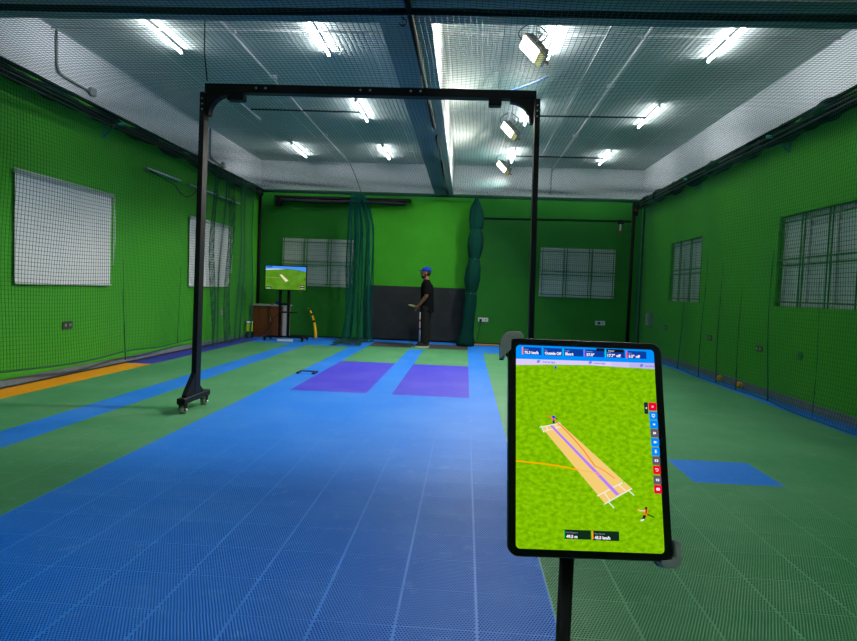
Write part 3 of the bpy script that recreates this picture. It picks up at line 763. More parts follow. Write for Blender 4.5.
arc_bracket(gl(-2.636), 1, 3.06); arc_bracket(gl(.585), -1, 3.05)
for x, w in ((-2.34, .08), (.21, .06)):
    MB().box(gl(x)-w, gl(x)+w, -.06, .05, 2.985, 3.052, bev=.008).build('sensor_box', M['black2'], g)
for x in (-2.08, -1.05+.0, -.56):
    sb = MB(); sb.box(gl(x)-.06, gl(x)+.06, -.064, -.05, 3.06, 3.12, bev=.003)
    c = sb.build('joint_plate', M['black2'], g)
    pl = MB()
    for s in (-1, 1): pl.ell((gl(x)+s*.045, -.067, 3.095), (.011, .006, .011), 8, 6)
    pl.build('bolt', M['steel'], c, True)

# ------------------------------------------------------------------ tablet on stand
ex = Vector((0.99820924, 0.05980571, -0.0012577)); ez = Vector((-0.01675819, 0.29976825, 0.95386485)); nn = ex.cross(ez).normalized(); ez = nn.cross(ex)
RT = Matrix((ex, ez, nn)).transposed(); O = Vector((0.14264662, 0.72344159, 1.08259632))
tb = thing('tablet', 'black tablet in portrait showing a bright green cricket pitch', 'tablet', O, RT)
MM = .001
def rrect(w, h, r, n=8, cx=0, cy=0):
    out = []
    for sx, sy, a0 in ((1, 1, 0), (-1, 1, PI/2), (-1, -1, PI), (1, -1, 1.5*PI)):
        out += [(cx+sx*(w/2-r)+r*math.cos(a0+PI/2*k/n), cy+sy*(h/2-r)+r*math.sin(a0+PI/2*k/n)) for k in range(n+1)]
    return out
W_, H_ = .1785, .2406
b = MB(); f3 = lambda a, bb, h: (a, bb, h)
R0 = rrect(W_, H_, .012); R1 = rrect(W_-.0016, H_-.0016, .0112); 
b.loft([[(p[0], p[1], -.0062) for p in R1], [(p[0], p[1], -.0055) for p in R0], [(p[0], p[1], -.0008) for p in R0], [(p[0], p[1], 0) for p in R1]])
b.build('case', M['casealu'], tb)
MB().add([(p[0], p[1], .0003) for p in R1], [tuple(range(len(R1)))]).build('bezel', M['glassblk'], tb)

# screen picture: one mesh, many little lit shapes
scr = MB(); SM = []
def sm(key, m):
    if key not in SMK: SMK[key] = len(SM); SM.append(m)
    return SMK[key]
SMK = {}
def col(rgb, st=1.): return sm((rgb, st), glow('screen %d %d %d' % rgb, rgb, st))
LZ = [.0006]
def poly(pts, mi, unit=MM):
    LZ[0] += .000012
    scr.add([(p[0]*unit, p[1]*unit, LZ[0]) for p in pts], [tuple(range(len(pts)))], mi)
def rect(x0, x1, y0, y1, mi, r=0):
    poly(rrect(x1-x0, y1-y0, r, 4, (x0+x1)/2, (y0+y1)/2) if r else [(x0, y0), (x1, y0), (x1, y1), (x0, y1)], mi)
def stroke(pts, w, mi):
    for i in range(len(pts)-1):
        a, c = Vector(pts[i]), Vector(pts[i+1]); d = (c-a).normalized(); nrm = Vector((-d.y, d.x))*w/2; e = d*w*.2
        poly([a-nrm-e, c-nrm+e, c+nrm+e, a+nrm-e], mi)
def text(s, x, y, h, mi, width=None, bold=.03, mb=None, unit=MM, z=None):
    cu_ = bpy.data.curves.new('lettering', 'FONT'); cu_.body = s; cu_.offset = bold; cu_.resolution_u = 3
    o = bpy.data.objects.new('lettering', cu_); COL.objects.link(o)
    dg = bpy.context.evaluated_depsgraph_get(); me = o.evaluated_get(dg).to_mesh()
    v = [p.co.copy() for p in me.vertices]; fs = [tuple(q.vertices) for q in me.polygons]
    bpy.data.objects.remove(o)
    if not v: return
    x0 = min(p.x for p in v); x1 = max(p.x for p in v)
    sy = h/.72; sx = (width/(x1-x0)) if width else sy
    LZ[0] += .00003
    scr.add([((x+(p.x-x0)*sx)*unit, (y+p.y*sy)*unit, LZ[0]) for p in v], fs, mi)
grass = sm('grass', glow_grass('tablet screen grass', (104, 168, 0), (146, 206, 6), 170, (1, 1.5, 1), 0))
poly(rrect(160.4, 224.2, 4.5, 6), grass)
top = rrect(160.4, 224.2, 4.5, 6)
# blue header with rounded top corners
hdr = [p for p in top if p[1] > 100]; hdr = sorted([p for p in hdr if p[0] > 0], key=lambda p: p[1])+sorted([p for p in hdr if p[0] <= 0], key=lambda p: -p[1])
poly([(80.2, 95.6)]+[p for p in hdr]+[(-80.2, 95.6)], col((0, 146, 255)))
poly([(-80.2, 96.0), (80.2, 96.6), (80.2, 89.4), (60, 90.0), (5, 91.3), (-40, 90.2), (-80.2, 88.2)], col((222, 206, 250)))
poly([(30, 96.2), (51, 96.4), (51, 90.0), (30, 90.6)], col((208, 196, 244)))
poly([(51, 96.4), (80.2, 96.6), (80.2, 89.4), (51, 90.2)], col((190, 184, 238)))
poly([(-80.2, 97.2), (80.2, 97.6), (80.2, 96.4), (-80.2, 95.6)], col((0, 146, 255)))
navy = col((10, 62, 160)); white = col((250, 244, 255)); pale = col((176, 196, 240))
boxes = [(-73.2, -50.8, (255, 140, 150), 'Speed', '75.3 km/h', 16.5), (-49.6, -26.9, (0, 160, 240), 'Line', 'Outside Off', 19.2), (-25.9, -2.2, (0, 196, 230), 'Length', 'Short', 9.6),
         (-1.2, 22.2, (150, 90, 250), 'Deviation', '57.0°', 9.2), (23.2, 46.0, (0, 214, 220), 'Swing', '17.7° off', 15.4), (47.7, 71.2, (255, 90, 130), 'Seam', '5.5° off', 13.2)]
for x0, x1, c, lab, val, w in boxes:
    rect(x0, x1, 101.0, 109.7, navy); rect(x0, x0+1.5, 101.0, 109.7, col(c))
    text(lab, x0+2.6, 106.6, 1.4, pale, None, .0); text(val, x0+2.7, 102.0, 3.1, white, w, .05)
rect(13.2, 22.6, 108.1, 111.6, col((16, 22, 34))); rect(24.8, 45, 107.3, 111.2, col((16, 22, 34)))
text('Swing', 27, 108.2, 1.5, white, 7, .02)
vio = col((92, 96, 240))
def logo(x, y):
    for k in (-1, 0, 1): stroke([(x-1.7, y+k*.95-.3), (x+1.7, y+k*.95+.5)], .62, vio)
    stroke([(x-.9, y-1.6), (x+.3, y+1.6)], .6, vio); stroke([(x+.3, y-1.5), (x+1.2, y+1.5)], .5, vio)
logo(-54.4, 93.2); text('Leverage', -49.2, 92.0, 2.3, vio, 14.2, .01)
logo(5.6, 94.2); text('Leverage', 9.4, 92.9, 2.3, vio, 13.6, .01)
logo(64.8, 93.0); text('Leverage', 69, 91.7, 2.3, vio, 12.5, .01) if False else text('Levera', 69, 91.7, 2.3, vio, 10.8, .01)
# pin at boundary
rect(-35.7, -33.5, 85.6, 88.4, col((40, 80, 220)), .6); rect(-34.9, -34.3, 84.0, 85.6, col((60, 90, 160)))
# crease strip
poly([(-51.7, 18.2), (-31.0, 23.4), (48.2, -45.8), (17.3, -62.4)], col((246, 206, 118)))
wh = col((244, 244, 240))
for a, c in [((-53.6, 17.9), (-30.3, 23.4)), ((-49.8, 13.3), (-28.4, 19.6)), ((-51.8, 19.5), (-48.8, 12.3)), ((-46.4, 19.4), (-44.4, 15.2)), ((-36.5, 21.8), (-33.6, 18.0)), ((-32.6, 24.2), (-28.0, 18.6))]: stroke([a, c], .9, wh)
for a, c in [((9.1, -54.5), (38.1, -38.8)), ((16.4, -63.0), (47.3, -45.3)), ((21.2, -60.5), (27.0, -66.6)), ((43.4, -46.9), (49.4, -52.5)), ((16.8, -50.6), (23.1, -59.5)), ((33.2, -41.8), (40.5, -47.9))]: stroke([a, c], 1.0, wh)
poly([(-42.0, 19.9), (-39.4, 20.8), (33.8, -51.8), (29.9, -53.6)], col((192, 140, 246)))
stroke([(-40.6, 20.0), (31.6, -52.4)], .6, col((160, 108, 240)))
stroke([(-79.8, -20.2), (-64.4, -21.2), (-50, -22.1), (-35.8, -23.6), (-24, -25.2), (-12.0, -27.3)], 1.7, col((255, 174, 0)))
stroke([(-12.0, -27.3), (-2, -28.6), (8.9, -29.7)], .9, col((252, 188, 80)))
stroke([(-43.8, 30.8), (-38.5, 27.5), (-33.2, 23.5), (-25, 16), (-17.0, 7.8), (-10.5, .8), (-4.8, -5.9), (1.5, -14.5), (7.2, -22.4)], 1.1, col((255, 112, 50)))
stroke([(7.2, -22.4), (13.5, -25.0), (19.4, -28.4), (28.7, -35.1)], .9, col((255, 130, 70)))
stroke([(8.2, -31.0), (12.5, -32.0)], 1.2, col((255, 150, 150)))
stroke([(36.3, -36.8), (44.1, -31.6)], .5, col((60, 220, 30))); rect(37.2, 39.0, -39.8, -37.4, col((60, 250, 60)), .8)
# little batter by the far crease
rect(-39.6, -36.2, 28.6, 31.4, col((20, 60, 250)), 1.2); rect(-39.2, -36.4, 26.2, 28.6, col((250, 60, 170)), .6); rect(-39.0, -36.8, 22.6, 26.4, col((40, 70, 40)), .5)
stroke([(-43.8, 31.2), (-40.8, 29.2)], 1.6, col((255, 110, 30))); stroke([(-36.4, 29), (-33.4, 27.8)], .8, col((30, 30, 40)))
# little fielder lower right, with its shadow
stroke([(62, -71.4), (69.8, -74.6)], 1.9, col((70, 110, 10)))
stroke([(60.8, -71.2), (58.4, -77.6)], 3.0, col((30, 26, 34))); stroke([(62.2, -66.8), (60.6, -72.2)], 4.0, col((240, 130, 20))); rect(60.4, 63.4, -66.8, -64.2, col((60, 40, 36)), 1.2)
stroke([(60.4, -68.4), (54.4, -68.4)], 1.1, col((238, 220, 200))); rect(52.4, 54.6, -68.6, -66.6, col((255, 190, 20)), .8); stroke([(59.2, -77.4), (55.6, -78.6)], 1.5, wh); stroke([(62.6, -66), (61.6, -71)], .9, col((30, 26, 34)))
# two dark read-outs at the bottom
dk = col((14, 44, 26))
rect(-28.3, 0.8, -100.4, -90.8, dk); rect(-28.3, -27.1, -99.8, -91.6, col((0, 190, 70)))
rect(1.9, 31.3, -100.7, -90.9, dk); rect(1.9, 3.4, -100.0, -91.2, col((255, 164, 30)))
text('Hit Distance', -26.0, -94.3, 1.5, col((150, 160, 190)), 12.5, 0); text('49.5 m', -26.0, -99.2, 3.0, white, 12.2, .05)
text('Shot Speed', 4.6, -94.6, 1.5, col((150, 160, 190)), 11, 0); text('45.5 km/h', 4.6, -99.4, 3.0, white, 17, .05)
# button column
rect(65.2, 69.6, 37.2, 50.4, col((36, 42, 52)), 1.2); poly([(66.4, 43.8), (68.4, 45.0), (68.4, 42.6)], white)
red, blu, gry = col((232, 6, 56)), col((0, 140, 248)), col((96, 88, 104))
by = [(74.8, 45.7, red), (75.1, 35.6, blu), (75.3, 25.8, blu), (75.5, 16.0, gry), (75.6, 6.0, blu), (75.7, -4.2, blu), (75.9, -14.2, gry), (76.0, -24.3, col((236, 16, 40))), (76.0, -35.1, gry), (76.0, -45.0, red)]
for k, (x, y, c) in enumerate(by):
    rect(x-4.6 if x < 75.5 else x-4.5, min(x+4.6, 80.1), y-4.7, y+4.6, c, 1.1)
    if k == 0: stroke([(x-.9, y-.9), (x+.9, y+.9)], .5, white); stroke([(x-.9, y+.9), (x+.9, y-.9)], .5, white)
    elif k == 1: 
        rect(x-1.7, x+1.7, y-1.2, y+1.7, white, .4); rect(x-1.1, x+1.1, y-.6, y+1.1, blu, .3); rect(x-.8, x+.8, y-2.2, y-1.6, white)
    elif k == 2: rect(x-1.0, x+1.0, y-1, y+.9, white, .3); rect(x+1.0, x+1.6, y-.5, y+.5, white)
    elif k == 3: rect(x-1.6, x-.2, y-1.4, y+1.4, white, .3); rect(x+.1, x+1.7, y-1., y+1.2, white, .5)
    elif k == 4: rect(x-1.6, x+1.0, y-1.1, y+1.1, white, .3); poly([(x+1.0, y), (x+1.9, y+1), (x+1.9, y-1)], white)
    elif k == 5: rect(x-.8, x+.8, y-.6, y+1.9, white, .7); rect(x-1.5, x+1.5, y-1.2, y-.6, white, .2); rect(x-.3, x+.3, y-2.0, y-1.2, white)
    elif k == 6: rect(x-2, x+2, y-1.3, y+1.3, white, .5); rect(x-.8, x+.8, y-.8, y+.8, gry, .7)
    elif k == 7: 
        stroke([(x+1.4*math.cos(a), y+1.4*math.sin(a)) for a in np.linspace(-2.4, 2.4, 9)], .6, white); poly([(x-2.2, y+.6), (x-.4, y+.6), (x-1.3, y+2.0)], white)
    elif k == 8: rect(x-2, x+2, y-1.3, y+1.3, white, 1.2); rect(x-.7, x+.7, y-.7, y+.7, gry, .6)
    else: rect(x-2, x+2, y-1.4, y+1.4, white, 1.0); rect(x-.5, x+.5, y-.5, y+.5, red, .4)
scr.build('screen', SM, tb, norm=False)

st = thing('tablet_stand', 'black floor stand pole with grey corner clamps holding the tablet', 'stand', (O.x, O.y, 0))
# pole hangs plumb behind the tablet; clamps hug two corners
pc = O+ex*(-.0160)+ez*(-.10)-nn*.035
px_, py_ = pc.x-O.x, pc.y-O.y
MB().tube([(px_, py_, .02), (px_, py_, 1.02)], .0083, 14).build('pole', M['black'], st, True)
MB().tube([(px_, py_, 0), (px_, py_, .012), (px_, py_, .02)], [.17, .165, .03], 40).build('base_plate', M['black2'], st)
TT = Matrix.Translation(Vector((0, 0, O.z))) @ RT.to_4x4()
hb = MB(); hb.box(-.06, .06, -.09, .09, -.022, -.0075, T=TT, bev=.004)
for a, c in (((-.04, .05), (-.088, .118)), ((.04, -.06), (.088, -.116))):
    d = Vector((c[0]-a[0], c[1]-a[1], 0)); L_ = d.length; ang = math.atan2(d.y, d.x)
    hb.box(0, L_, -.011, .011, -.016, -.008, T=TT @ Matrix.Translation((a[0], a[1], 0)) @ Matrix.Rotation(ang, 4, 'Z'), bev=.002)
hb.box(-.037, -.014, -.12, -.08, -.05, -.02, T=TT, bev=.005)
hb.build('holder_back', M['black2'], st)
def lpoly(outer, inner): return outer+inner[::-1]
def clamp(outer, inner, lip_in, name_m):
    c = MB(); P_ = lpoly(outer, inner)
    c.prism([(p[0]*MM, p[1]*MM) for p in P_], -.012, .0035, lambda a, bb, h: tuple(TT @ Vector((a, bb, h))))
    co = c.build('corner_clamp', M['greypl'], st)
    s_ = MB(); 
    s_.prism([(p[0]*MM, p[1]*MM) for p in P_], -.019, -.012, lambda a, bb, h: tuple(TT @ Vector((a, bb, h))))
    s_.build('rubber_backing', M['navyrub'], co)
    # lip over the bezel
    l = MB(); l.prism([(p[0]*MM, p[1]*MM) for p in lip_in], .0005, .004, lambda a, bb, h: tuple(TT @ Vector((a, bb, h))))
    l.build('front_lip', M['greypl'], co)
    bm_ = co.modifiers.new('bevel', 'BEVEL'); bm_.width = .0012; bm_.segments = 2
def arcp(cx, cy, r, a0, a1, n=7): return [(cx+r*math.cos(a), cy+r*math.sin(a)) for a in np.linspace(a0, a1, n)]
clamp([(-97.2, 97)]+arcp(-85.5, 116.2, 11.7, PI, PI/2)+[(-75.5, 127.9), (-71.4, 123.6)],
      [(-92.6, 97.2)]+arcp(-84.4, 113.4, 7.4, PI, PI/2)+[(-71.6, 120.8)],
      [(-92.6, 100), (-86.4, 106.0), (-86.2, 116.4), (-84.8, 118.6), (-72.3, 119.4), (-71.6, 120.8), (-92.0, 120.8)], 'greypl')
clamp([(97.6, -98.6)]+arcp(87.5, -116.4, 10.1, 0, -PI/2)+[(78.2, -126.5), (74.0, -122.4)],
      [(91.3, -97.4)]+arcp(85.2, -114.0, 6.3, 0, -PI/2)+[(75.4, -120.4)],
      [(91.0, -114.5), (88.9, -114.8), (86.4, -118.0), (75.6, -119.2), (75.6, -121), (90, -121)], 'greypl')

# ------------------------------------------------------------------ television on its stand
tv = thing('television', 'flat television showing a green cricket pitch on black stand', 'television', (-3.97, 14.02, 1.39), (0, 0, .10))
MB().box(-.46, .46, -.012, .045, -.275, .275, bev=.008).build('bezel', M['black2'], tv)
MB().box(-.25, .25, .045, .09, -.2, .15, bev=.02).build('rear_cover', M['black2'], tv)
scr = MB(); SM = []; SMK = {}; LZ[0] = 0
tvg = sm('g', glow_grass('tv screen grass', (72, 124, 24), (96, 150, 40), 5, (1, 1, 1.5)))
def tpoly(pts, mi):
    LZ[0] += .0004; scr.add([(p[0], -.0125-LZ[0], p[1]) for p in pts], [tuple(range(len(pts)))], mi)
tpoly([(-.44, -.255), (.44, -.255), (.44, .255), (-.44, .255)], tvg)
tpoly([(-.44, .255), (-.44, .185), (-.2, .20), (.1, .2), (.3, .18), (.44, .15), (.44, .255)], col((70, 146, 252)))
tpoly([(-.44, .185), (-.44, .165), (-.2, .182), (.0, .190), (-.2, .2)], col((214, 226, 240)))
tpoly([(-.42, .245), (-.3, .245), (-.3, .225), (-.42, .225)], col((20, 60, 140)))
tpoly([(-.14, .07), (-.09, .075), (.06, -.055), (.005, -.09)], col((232, 220, 180)))
tpoly([(-.44, .0), (-.12, -.004), (-.12, .002), (-.44, .006)], col((150, 190, 60)))
tpoly([(-.42, -.20), (-.31, -.20), (-.31, -.24), (-.42, -.24)], col((30, 50, 50))); tpoly([(-.41, -.225), (-.33, -.225), (-.33, -.238), (-.41, -.238)], col((200, 210, 220)))
tpoly([(.31, -.15), (.41, -.15), (.41, -.24), (.31, -.24)], col((40, 56, 40)))
for z in (-.16, -.205): tpoly([(.31, z+.005), (.322, z+.005), (.322, z-.03), (.31, z-.03)], col((220, 60, 40))); tpoly([(.33, z-.008), (.4, z-.008), (.4, z-.02), (.33, z-.02)], col((200, 210, 200)))
tpoly([(.40, .0), (.425, .01), (.43, -.025), (.41, -.03)], col((40, 70, 60)))
scr.build('screen', SM, tv, norm=False)

ts = thing('television_stand', 'black twin pole trolley stand under the far television', 'tv stand', (-3.99, 14.17, 0))
for x in (-.135, .055): MB().box(x-.03, x+.03, -.02, .02, .06, 1.3, bev=.004).build('pole', M['black2'], ts)
MB().box(-.12, .23, -.2, .12, .62, .645, bev=.005).build('shelf', M['black2'], ts)
MB().box(-.14, .06, -.022, .022, .78, .83).build('cross_member', M['black2'], ts)
MB().box(-.22, .2, -.045, -.021, 1.22, 1.3).build('mount_plate', M['black2'], ts)
MB().box(-.42, .46, -.03, .03, .06, .10, bev=.006).build('base_bar', M['black2'], ts)
for x in (-.40, .44):
    MB().box(x-.025, x+.025, -.25, .25, .055, .09, bev=.006).build('base_leg', M['black2'], ts)
    for y in (-.22, .22):
        c = MB().box(x-.02, x+.02, y-.02, y+.02, .035, .056).build('castor', M['black2'], ts)
        MB().tube([(x-.015, y, .025), (x+.015, y, .025)], .025, 12).build('wheel', M['black2'], c, True)
t = thing('power_strip', 'white power strip on the floor under the tv stand', 'power strip', (-3.92, 13.9, 0), (0, 0, .06))
MB().box(-.17, .17, -.035, .035, 0, .045, bev=.008).build('body', M['whitepl'], t)
k = MB()
for i in range(4): k.box(-.13+i*.075, -.09+i*.075, -.02, .02, .044, .048)
k.build('outlet', M['greypl'], t)

# cabinet behind it
cb = thing('cabinet', 'brown wooden cabinet with grey top behind the television', 'cabinet', (-4.53, 14.75, 0))
MB().box(-.4, .30, 0, .55, 0, .73, bev=.004).build('body', M['wood'], cb)
MB().box(-.44, .37, -.03, .58, .73, .765, bev=.006).build('top', M['worktop'], cb)
MB().box(.301, .325, 0, .55, 0, .73).build('side_panel', M['worktop'], cb)
d_ = MB().box(-.02, .29, -.016, 0, .04, .71, bev=.004).build('door', M['wood'], cb)
MB().box(.01, .03, -.03, -.016, .38, .48, bev=.004).build('handle', M['steel'], d_)
t = thing('ball', 'small blue and yellow ball on the cabinet top', 'ball', (-4.35, 14.78, .815))
MB().ell((0, 0, 0), (.05, .05, .05), 16, 10).build('ball_body', M['capblue'], t, True)
MB().ell((.05, 0, -.012), (.036, .036, .036), 12, 8).build('yellow_panel', M['yellow'], t, True)
tag(MB().ell((-4.5, 14.8, .783), (.05, .03, .018), 12, 8).build('red_tag', M['red'], None, True), 'small red object lying on the cabinet top', 'object')
mo = thing('monitor', 'small monitor with yellow green screen on the floor left of cabinet', 'monitor', (-4.87, 14.5, 0), (0, 0, .1))
MB().box(-.13, .04, -.015, .02, .13, .39, bev=.006).build('bezel', M['black2'], mo)
scr = MB(); SM = []; SMK = {}; LZ[0] = .003
tpoly([(-.115, .145), (.025, .145), (.025, .375), (-.115, .375)], sm('g', glow_grass('small screen grass', (96, 130, 10), (120, 152, 20), 8)))
tpoly([(-.115, .348), (.025, .348), (.025, .375), (-.115, .375)], col((170, 200, 230)))
scr.build('screen', SM, mo, norm=False)
MB().box(-.12, .03, -.08, .1, 0, .13, bev=.01).build('base', M['black2'], mo)
# tv cable
pipe('tv_cable', [(-4.1, 14.13, .6), (-4.3, 14.3, .5), (-4.45, 14.5, .25), (-4.6, 14.6, .12), (-4.75, 14.55, .02)], .008, 'cable', 'black cable looping from tv stand to the small monitor', 'cable')

# leaning yellow curved stick
pts = [(-3.77, 15.33, .70), (-3.70, 15.29, .62), (-3.62, 15.2, .47), (-3.55, 15.12, .3), (-3.51, 15.05, .12), (-3.5, 15.02, .0)]
ys = MB().tube(pts, [.018, .022, .026, .03, .034, .036], 10).build('curved_stick', M['yellow'], None, True); tag(ys, 'curved yellow stick leaning on end wall right of the tv', 'stick')
for i in range(3):
    a = Vector(pts[i]); c = Vector(pts[i+1]); m_ = a.lerp(c, .5)
    MB().tube([a.lerp(c, .35), a.lerp(c, .65)], .03, 10).build('dark_band', M['black2'], ys, True)
# small open tray on the lane edge
t = thing('floor_marker', 'small dark open frame lying on blue tiles beside purple pad', 'marker', (-2.2, 9.02, 0))
bb = MB(); bb.box(-.1, .12, .1, .125, 0, .022); bb.box(-.14, -.1, -.11, .125, 0, .022); bb.box(.08, .12, -.11, .1, 0, .022)
bb.build('rim', M['navyrub'], t)
MB().box(-.1, .08, -.11, .1, 0, .006).build('tray', M['f_blue'], t)
# yellow balls by right wall
for x, y, lab in [(3.965, 10.15, 'yellow ball on blue edge strip by right wall, farther of two'), (3.965, 9.42, 'yellow ball on blue edge strip by right wall, nearer of two')]:
    o = MB().ell((0, 0, 0), (.05, .05, .05), 20, 12).build('ball', M['yellowball'], None, True); o.location = (x, y, .05); tag(o, lab, 'ball', 'yellow balls')

# ------------------------------------------------------------------ stumps
s_ = thing('cricket_stumps', 'set of white stumps with red bands standing in front of the batter', 'stumps', (-1.04, 15.05, 0))
MB().box(-.04, .20, -.05, .05, 0, .025, bev=.006).build('base', M['orangebase'], s_)
for k in range(3):
    x = k*.08
    sp = MB().tube([(x, 0, .02), (x, 0, .70), (x, 0, .715)], [.021, .021, .012], 14).build('stump', M['stump'], s_, True)
    for z in (.30, .50): MB().tube([(x, 0, z), (x, 0, z+.05)], .0225, 14).build('red_band', M['stumpred'], sp, True)

# ------------------------------------------------------------------ person (faces -x, left side to the camera)
PX, PY = -.865, 13.88
pe = thing('person', 'person in blue cap and black T-shirt holding a bat', 'person', (PX, PY, 0)); pe.scale = (.985, .985, .985)
def ringz(cx, cy, z, rx, ry, n=20, pw=1.): return [(cx+rx*math.copysign(abs(math.cos(a))**pw, math.cos(a)), cy+ry*math.copysign(abs(math.sin(a))**pw, math.sin(a)), z) for a in np.linspace(0, 2*PI, n, endpoint=False)]
def limb(b, pts, rs, n=12):
    b.tube(pts, rs, n); b.ell(pts[0], (rs[0],)*3, n, 8); b.ell(pts[-1], (rs[-1],)*3, n, 8)
    for p, r in zip(pts[1:-1], rs[1:-1]): b.ell(p, (r,)*3, n, 8)
def remesh(o, vox, sm_=3):
    m = o.modifiers.new('remesh', 'REMESH'); m.mode = 'VOXEL'; m.voxel_size = vox; m.use_smooth_shade = True
    s2 = o.modifiers.new('smooth', 'SMOOTH'); s2.iterations = sm_; s2.factor = .5
LS, LE, LW = (.02, -.185, 1.40), (.035, -.225, 1.135), (-.115, -.12, .925)
RS, RE, RW_ = (.02, .185, 1.40), (.03, .215, 1.135), (-.125, .075, .935)
body = MB()
body.loft([ringz(.01, 0, z, rx, ry) for z, rx, ry in [(.80, .10, .15), (.95, .11, .16), (1.1, .10, .145), (1.25, .115, .165), (1.38, .11, .175), (1.45, .07, .10), (1.48, .055, .06)]])
limb(body, [(.012, 0, 1.44), (-.002, 0, 1.54)], [.058, .055])
body.ell((-.01, 0, 1.645), (.098, .076, .115), 20, 14)                   # skull
body.ell((-.045, 0, 1.575), (.058, .055, .062), 16, 10)                  # jaw
body.ell((-.113, 0, 1.615), (.02, .014, .024), 10, 8); body.ell((-.105, 0, 1.64), (.012, .01, .025), 10, 8)   # nose
body.ell((-.098, 0, 1.572), (.012, .024, .01), 10, 6); body.ell((-.094, 0, 1.545), (.016, .022, .016), 10, 6)  # mouth, chin
for s in (-1, 1): body.ell((.01, s*.077, 1.625), (.02, .011, .032), 10, 8)
for S, E_, Wr, sgn in ((LS, LE, LW, -1), (RS, RE, RW_, 1)):
    limb(body, [S, tuple((a+c)/2 for a, c in zip(S, E_)), E_], [.058, .05, .043]); limb(body, [E_, tuple(a*.6+c*.4 for a, c in zip(E_, Wr)), Wr], [.043, .04, .029])
    # hand: palm and five fingers curled round the bat handle
    h = Vector(Wr); d = (h-Vector(E_)).normalized(); pm = h+d*.06
    body.ell(pm, (.045, .03, .035), 12, 8)
    side = Vector((.42, .9, .08)).normalized()
    for k in range(4):
        base = pm+d*.03+side*((k-1.5)*.021)*1.0
        L_ = (.030, .035, .034, .027)[k]
        limb(body, [base-d*.02, base+d*L_, base+d*(L_+.01)+Vector((-.012, 0, -.022)), base+d*L_*.6+Vector((-.005, 0, -.042))], [.0105, .0100, .0095, .0085], 8)
    limb(body, [pm+Vector((-.005, -sgn*.02, .022)), pm+d*.03+Vector((-.012, -sgn*.03, .03)), pm+d*.05+Vector((-.018, -sgn*.025, .012))], [.012, .0105, .0095], 8)
for s in (-1, 1):
    limb(body, [(.015, s*.09, .90), (.01, s*.10, .52), (.03, s*.105, .10)], [.085, .058, .042]); limb(body, [(.04, s*.105, .06), (-.10, s*.115, .045)], [.045, .035])
o = body.build('body', M['skin'], pe, True); remesh(o, .0075)
# eyes
e = MB()
for s in (-1, 1): e.ell((-.094, s*.032, 1.638), (.011, .013, .010), 10, 8)
e.build('eye', mat('dark eyes', (30, 22, 20), .3), pe, True)
# beard and hair
hb_ = MB()
hb_.ell((-.055, 0, 1.545), (.054, .058, .042), 16, 10); hb_.ell((-.09, 0, 1.586), (.018, .034, .012), 12, 6)
for s in (-1, 1): hb_.ell((-.012, s*.064, 1.575), (.016, .012, .05), 10, 8)
o = hb_.build('beard', M['hair'], pe, True)
hr = MB(); hr.ell((.028, 0, 1.64), (.076, .079, .085), 18, 12); hr.build('hair', M['hair'], pe, True)
# T-shirt
ts_ = MB()
ts_.loft([ringz(cx, 0, z, rx, ry) for z, cx, rx, ry in [(.775, .045, .150, .20), (.80, .045, .153, .202), (.95, .045, .150, .195), (1.1, .04, .146, .187), (1.25, .035, .146, .194), (1.36, .025, .132, .20), (1.42, .012, .10, .165), (1.465, .012, .072, .09), (1.49, .012, .064, .07)]])
for S, E_, s in ((LS, LE, -1), (RS, RE, 1)):
    m1 = tuple(a*.45+c*.55 for a, c in zip(S, E_)); m2 = tuple(a*.12+c*.88 for a, c in zip(S, E_))
    limb(ts_, [S, m1], [.073, .07]); ts_.tube([m1, m2], [.072, .074], 14)
o = ts_.build('t_shirt', M['blacktee'], pe, True); remesh(o, .011, 2)
tr = MB()
tr.loft([ringz(.02, 0, z, rx, ry) for z, rx, ry in [(.76, .105, .17), (.86, .125, .18), (.95, .12, .17), (1.0, .11, .16)]])
for s in (-1, 1):
    limb(tr, [(.03, s*.09, .86), (.02+s*.012, s*.10, .52), (.035+s*.02, s*.105, .14)], [.118, .092, .074]); tr.tube([(.03, s*.105, .16), (.03, s*.106, .10)], [.07, .074], 14)
o = tr.build('trousers', M['trouser'], pe, True); remesh(o, .011, 2)
for s in (-1, 1):
    sh = MB()
    sh.loft([ringz(-.035+dx, s*.112, z, rx, ry, 18) for z, dx, rx, ry in [(.03, 0, .147, .051), (.055, 0, .145, .051), (.075, .012, .130, .049), (.10, .04, .100, .046), (.125, .06, .072, .045), (.14, .065, .06, .043)]])
    so = sh.build('shoe', M['shoe'], pe, True)
    MB().loft([ringz(-.035, s*.112, z, rx, ry, 18) for z, rx, ry in [(0, .145, .049), (.01, .152, .054), (.035, .150, .053)]]).build('sole', M['sole'], so)
# cap
cp = MB(); rings = []
for k in range(8):
    a = PI/2*k/7; rings.append([(x*.0+.006+.112*math.cos(a)*math.cos(t_)-.012*math.sin(a)*0, .090*math.cos(a)*math.sin(t_), 1.672+.098*math.sin(a)) for t_ in np.linspace(0, 2*PI, 24, endpoint=False) for x in (0,)])
cp.loft(rings)
co = cp.build('cap', M['capblue'], pe, True)
br = MB(); brim = [(-.08-.115*math.cos(t_)*1.0, .075*math.sin(t_)) for t_ in np.linspace(-PI/2, PI/2, 14)]
br.prism([(p[0], p[1]) for p in brim]+[(-.04, .08), (-.04, -.08)], 0, .008, lambda a, c, h: (a, c, 1.682+h+.12*(a+.08)-.8*c*c)).build('brim', M['capblue'], co)
MB().ell((.006, 0, 1.772), (.012, .012, .008), 10, 6).build('cap_button', M['capblue'], co, True)

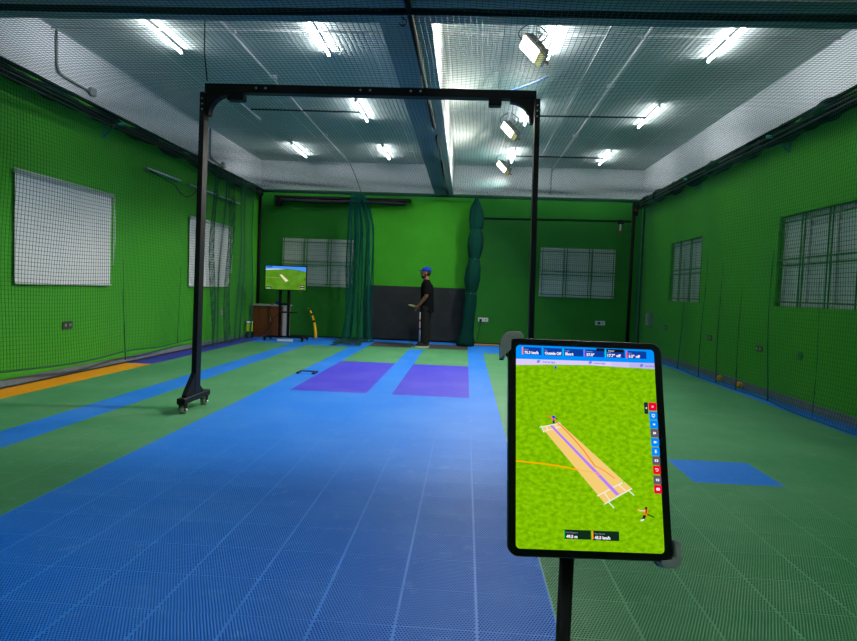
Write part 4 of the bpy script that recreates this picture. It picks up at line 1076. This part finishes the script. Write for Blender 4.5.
# bat held in front of the waist, pointing away from the camera
bt = thing('cricket_bat', 'pale wooden cricket bat held level at the batter waist', 'cricket bat', (PX-.165, PY-.03, .868))
d = Vector((-.30, .95, .035)).normalized(); up = Vector((0, 0, 1)); sd = d.cross(up).normalized(); up = sd.cross(d)
BT = Matrix((sd, up, d)).transposed().to_4x4()
gp = MB(); gp.tube([BT @ Vector((0, 0, -.14)), BT @ Vector((0, 0, .16))], .0165, 12); gp.build('handle', M['grip'], bt, True)
bl = MB()
def bsec(z, w, t1, t2): return [tuple(BT @ Vector(p)) for p in [(-w, -t1*.5, z), (-w*.5, -t1, z), (0, -t1*1.1, z), (w*.5, -t1, z), (w, -t1*.5, z), (w, .006, z), (0, .008, z), (-w, .006, z)]]
bl.loft([bsec(.14, .02, .014, 0), bsec(.20, .05, .02, 0), bsec(.3, .054, .018, 0), bsec(.52, .054, .026, 0), bsec(.66, .054, .022, 0), bsec(.70, .045, .018, 0)])
bl.build('blade', M['willow'], bt)

# ------------------------------------------------------------------ camera, world, view
RC = ((0.99764353, 0.05781467, 0.03694393), (0.0396065, -0.04560593, -0.99817405), (-0.05602424, 0.9972851, -0.04778829))
cam = bpy.data.cameras.new('camera'); co = bpy.data.objects.new('camera', cam); COL.objects.link(co)
Mx = Matrix.Identity(4)
for i in range(3):
    Mx[i][0] = RC[0][i]; Mx[i][1] = -RC[1][i]; Mx[i][2] = -RC[2][i]
Mx[2][3] = 1.25
co.matrix_world = Mx
cam.sensor_width = 36; cam.lens = 644/857*36; cam.clip_start = .02; cam.clip_end = 100
SC.camera = co
w = bpy.data.worlds.new('world'); SC.world = w; w.use_nodes = True
w.node_tree.nodes['Background'].inputs[0].default_value = (.6, .7, .8, 1); w.node_tree.nodes['Background'].inputs[1].default_value = .05
vs = SC.view_settings; vs.view_transform = 'Standard'; vs.look = 'None'; vs.exposure = 0; vs.gamma = 1; vs.use_curve_mapping = False
SC.cycles.max_bounces = 8; SC.cycles.diffuse_bounces = 5; SC.cycles.glossy_bounces = 3
SC.cycles.sample_clamp_indirect = 6
SC.cycles.use_denoising = True
